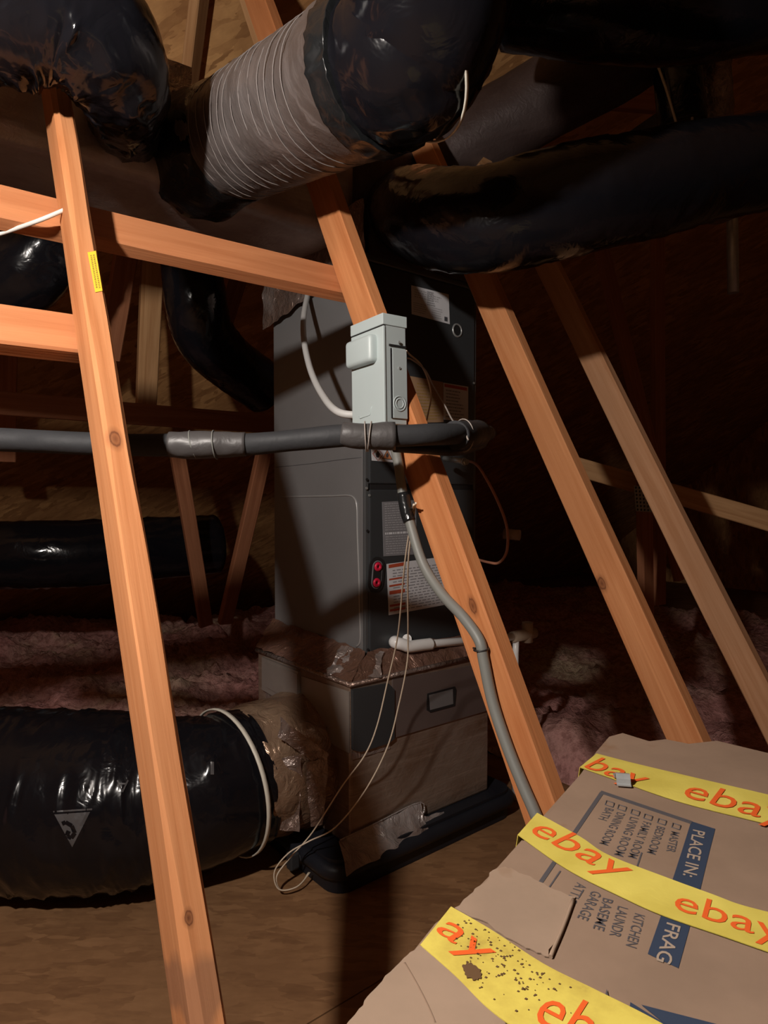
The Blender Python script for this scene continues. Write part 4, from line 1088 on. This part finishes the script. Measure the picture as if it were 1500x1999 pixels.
# printing on the lid
def flatq(q, off=0.0003): return MB().add([bt(x, y, off) for x, y in q], [tuple(range(len(q)))])
part('blue_bar', flatq(((1350, 1603), (1397, 1618), (1385, 1665), (1368, 1735), (1350, 1800), (1325, 1890), (1265, 1862), (1290, 1790), (1312, 1722), (1332, 1660))), 'print_blue', lid, 'dark blue printed bar')
part('printed_frame', MB().add([], []).prism([bt(x, y, 0.0001) for x, y in ((1172, 1546), (1180, 1548), (1054, 1733), (1046, 1730))], Z * 0.0002).prism([bt(x, y, 0.0001) for x, y in ((1174, 1544), (1352, 1604), (1350, 1609), (1173, 1549))], Z * 0.0005), 'print_dark', lid)
for q in (((1093, 1700), (1096, 1701), (1068, 1742), (1065, 1741)), ((1252, 1664), (1255, 1665), (1246, 1692), (1243, 1691))):
    part('printed_rule', MB().prism([bt(x, y, 0.0001) for x, y in q], Z * 0.0002), 'print_dark', lid)
def vtext(s, p0, p1, hpx, m, off=0.0003, bold=0.0, par=None, name='printed_word'):
    a, b = bt(*p0, off), bt(*p1, off)
    d = b - a; upv = V((-d.y, d.x, 0)).normalized()
    k = bt(p0[0] + hpx, p0[1] + hpx * 0.3, off) - a
    return part(name, text_mb(s, a, b, upv * k.length, bold), m, par or lid)
M['print_bare'] = mat('print_bare', (0.27, 0.21, 0.16), 0.7)
vtext('PLACE IN:', (1354, 1619), (1334, 1708), 23, 'print_bare', 0.0006, 0.01)
vtext('FRAG', (1303, 1800), (1281, 1874), 27, 'print_bare', 0.0006, 0.01)
def checkbox(px, py):
    p = []
    for dx, dy in ((-8, -4), (7, 1), (4, 9), (-11, 4)): p.append(bt(px + dx, py + dy, 0.0002))
    mb = MB()
    for i in range(4): mb.tube([p[i], p[(i + 1) % 4]], 0.0005, 4)
    part('checkbox', mb, 'print_dark', lid)
for s, c, a, b in (('MASTER', (1323, 1611), (1311, 1622), (1301, 1661)), ('BEDROOM', (1295, 1602), (1283, 1612), (1263, 1664)),
                   ('FAMILY ROOM', (1268, 1593), (1256, 1603), (1226, 1672)), ('LIVING ROOM', (1243, 1584), (1231, 1594), (1199, 1668)),
                   ('DINING ROOM', (1217, 1575), (1205, 1585), (1170, 1646)), ('BATH', (1193, 1567), (1183, 1576), (1168, 1598))):
    checkbox(*c); vtext(s, a, b, 16, 'print_dark', 0.0003, 0.004)
for s, a, b in (('ATTIC', (1127, 1722), (1104, 1758)), ('GARAGE', (1156, 1738), (1127, 1791)), ('BASEME', (1178, 1752), (1158, 1812)), ('LAUNDR', (1207, 1768), (1190, 1825)), ('KITCHEN', (1240, 1782), (1222, 1845))):
    vtext(s, a, b, 20, 'print_dark', 0.0003, 0.004)
for (x, y) in ((1152, 1704), (1186, 1716), (1212, 1728), (1240, 1740), (1262, 1752)):
    checkbox(x, y)
part('printed_arrow', MB().add([bt(x, y, 0.001) for x, y in ((1185, 1930), (1190, 1952), (1180, 1950))], [(0, 1, 2)]).add([bt(x, y, 0.001) for x, y in ((1184, 1948), (1187, 1949), (1178, 1978), (1175, 1977))], [(0, 1, 2, 3)]), 'print_dark', lid)
part('printed_logo', MB().add([bt(x, y, 0.0009) for x, y in ((1231, 1956), (1300, 1999), (1330, 2040), (1226, 2000))], [(0, 1, 2, 3)]).add([bt(x, y, 0.0009) for x, y in ((1252, 1961), (1400, 1999), (1500, 2040), (1350, 2040))], [(0, 1, 2, 3)]), 'print_blue', lid)
# tapes
def strip(top, bot, off, m, name, label, wav=0.0015, drop=0):
    """Tape from two pixel polylines; slight waviness."""
    mb = MB(); n = 60
    tp_ = catmull([bt(x, y, off) for x, y in top], 12); bp_ = catmull([bt(x, y, off) for x, y in bot], 12)
    ed = near_c - far_c
    for pl_ in (tp_, bp_):                       # carry the tape on to the far side of the lid
        a_, d_ = pl_[-1], (pl_[-1] - pl_[-4]).normalized()
        den = d_.x * ed.y - d_.y * ed.x
        if abs(den) > 1e-6:
            t_ = ((far_c.x - a_.x) * ed.y - (far_c.y - a_.y) * ed.x) / den
            if t_ > 0.005:
                for k_ in range(1, 13): pl_.append(a_ + d_ * (min(t_, 0.6) * k_ / 12))
    def smp(p, t):
        k = t * (len(p) - 1); i = min(int(k), len(p) - 2); return p[i].lerp(p[i + 1], k - i)
    vs_t = []
    def fn(u, v):
        p = smp(tp_, u).lerp(smp(bp_, u), v)
        p.z += wav * abs(mnoise.noise(V((p.x * 25, p.y * 25, 3))))
        return p
    mb.grid(fn, n, 8)
    mb.grid(lambda u, v: fn(u, v) - Z * 0.0004, n, 8)
    # fold over the left edge
    a, b = fn(0, 0), fn(0, 1)
    dr = (a - b).cross(Z).normalized()
    if dr.x > 0: dr = -dr
    mb.prism([a, b, b + dr * 0.006 - Z * drop, a + dr * 0.006 - Z * drop], dr * 0.0005)
    return part(name, mb, m, bx, label)
t1 = strip([(1166, 1471), (1240, 1490), (1350, 1516), (1500, 1551), (1540, 1561)], [(1133, 1498), (1210, 1525), (1330, 1566), (1500, 1609), (1540, 1620)], 0.0010, 'tape_yellow', 'packing_tape', 'yellow tape nearest the back edge', 0.0, 0.04)
t2 = strip([(1050, 1587), (1133, 1633), (1187, 1668), (1300, 1712), (1393, 1746), (1447, 1766), (1540, 1790)], [(1012, 1630), (1080, 1679), (1133, 1711), (1200, 1744), (1290, 1785), (1420, 1830), (1540, 1872)], 0.0013, 'tape_yellow', 'packing_tape', 'yellow tape across the middle', 0.0, 0.04)
t3 = strip([(882, 1770), (960, 1815), (1060, 1880), (1160, 1930), (1270, 1985), (1400, 2060)], [(822, 1845), (890, 1905), (950, 1965), (1010, 2010), (1090, 2060), (1200, 2130)], 0.0040, 'tape_yellow_dirty', 'packing_tape', 'dirty yellow tape nearest the camera', 0.0, 0.03)
def tlogo(s, a, b, hvec, par, off=0.0017, bold=0.0):
    p, q = bt(*a, off), bt(*b, off); h = bt(a[0] + hvec[0], a[1] + hvec[1], off) - p
    d = (q - p).normalized(); nrm = V((-d.y, d.x, 0))
    return part('printed_word', text_mb(s, p, q, nrm * max(0.01, h.dot(nrm)), bold), 'print_red', par, 'red ebay lettering')
tlogo('bay', (1139, 1497), (1246, 1534), (22, -24), t1)
tlogo('ebay', (1330, 1553), (1540, 1612), (16, -32), t1)
tlogo('ebay', (1030, 1622), (1207, 1716), (20, -33), t2)
tlogo('ebay', (1314, 1773), (1530, 1842), (12, -37), t2)
tlogo('ay', (848, 1815), (938, 1880), (24, -44), t3, 0.0044)
tlogo('ebay', (1038, 1990), (1258, 2108), (22, -80), t3, 0.0044)
# dirt specks on the near tape
mbd = MB(); rd = random.Random(5)
for i in range(150):
    px = rd.gauss(975, 55); py = 1850 + (px - 920) * 0.55 + rd.gauss(-8, 30)
    if (py - 1770) < (px - 882) * 0.54 + 6 or px < 890: continue
    c = bt(px, py, 0.0041); s_ = rd.uniform(0.0003, 0.0010)
    mbd.prism([c + V((s_, 0, 0)), c + V((0, s_, 0)), c - V((s_, 0, 0)), c - V((0, s_ * 0.7, 0))], Z * 0.0003)
sp = part('dirt_specks', mbd, 'dirt', t3); sp['kind'] = 'stuff'
blob = [bt(x, y, 0.0042) for x, y in ((902, 1886), (918, 1880), (936, 1892), (941, 1908), (928, 1915), (910, 1905))]
blob = ragged(blob, 0.0022, 8, 3)
part('dirt_smear', MB().prism(blob, Z * 0.0004), 'dirt', t3)
# conduit strap lying on the back tape
c0 = bt(1215, 1524, 0.0018)
ax = (bt(1222, 1540) - bt(1208, 1503)).normalized(); sx_ = V((-ax.y, ax.x, 0))
ck = thing('conduit_strap', c0, 'small galvanized conduit strap lying on the back yellow tape', 'strap')
prof = [(-0.013, 0.0), (-0.0095, 0.0005), (-0.008, 0.004), (-0.004, 0.0075), (0.0005, 0.0065), (0.003, 0.001), (0.005, 0.0), (0.014, 0.0002)]
mbk = MB(); vs = []
for (t_, h_) in prof:
    for sgn in (-1, 1):
        for th in (0, 0.0010): vs.append(c0 - ax * t_ * -1.0 * -1.0 + sx_ * 0.0065 * sgn + Z * (h_ + th))
fs = []
for i in range(len(prof) - 1):
    a, b = i * 4, (i + 1) * 4
    fs += [(a, a + 2, b + 2, b), (a + 1, b + 1, b + 3, a + 3), (a, b, b + 1, a + 1), (a + 2, a + 3, b + 3, b + 2)]
fs += [(0, 1, 3, 2), tuple(len(prof) * 4 - 4 + k for k in (0, 2, 3, 1))]
mbk.add(vs, fs)
part('strap_band', mbk, 'galvanized', ck)
part('screw_hole', MB().disc(c0 - ax * 0.0105 + Z * 0.0013, Z, 0.0022, 0.0003, 12), 'recess', ck)

# ================================================================== THE BULB
lampz = roof_z(BULB.dot(L))
lamp = thing('attic_bulb', BULB - Z * 0.06, 'bare bulb hanging on a cord from the roof at the left', 'lamp')
bsm = MB()
bmh = bmesh.new(); bmesh.ops.create_uvsphere(bmh, u_segments=16, v_segments=10, radius=0.032); bmh.verts.index_update()
bsm.add([BULB + q.co for q in bmh.verts], [tuple(q.index for q in f.verts) for f in bmh.faces], True); bmh.free()
part('bulb', bsm, 'bulb_glow', lamp)
part('socket', MB().tube([BULB + Z * 0.030, BULB + Z * 0.06, BULB + Z * 0.085], 0.019, 16), 'porcelain', lamp)
part('cord', MB().tube([BULB + Z * 0.08, V((BULB.x, BULB.y, lampz + 0.01))], 0.003, 8), 'zip_black', lamp)
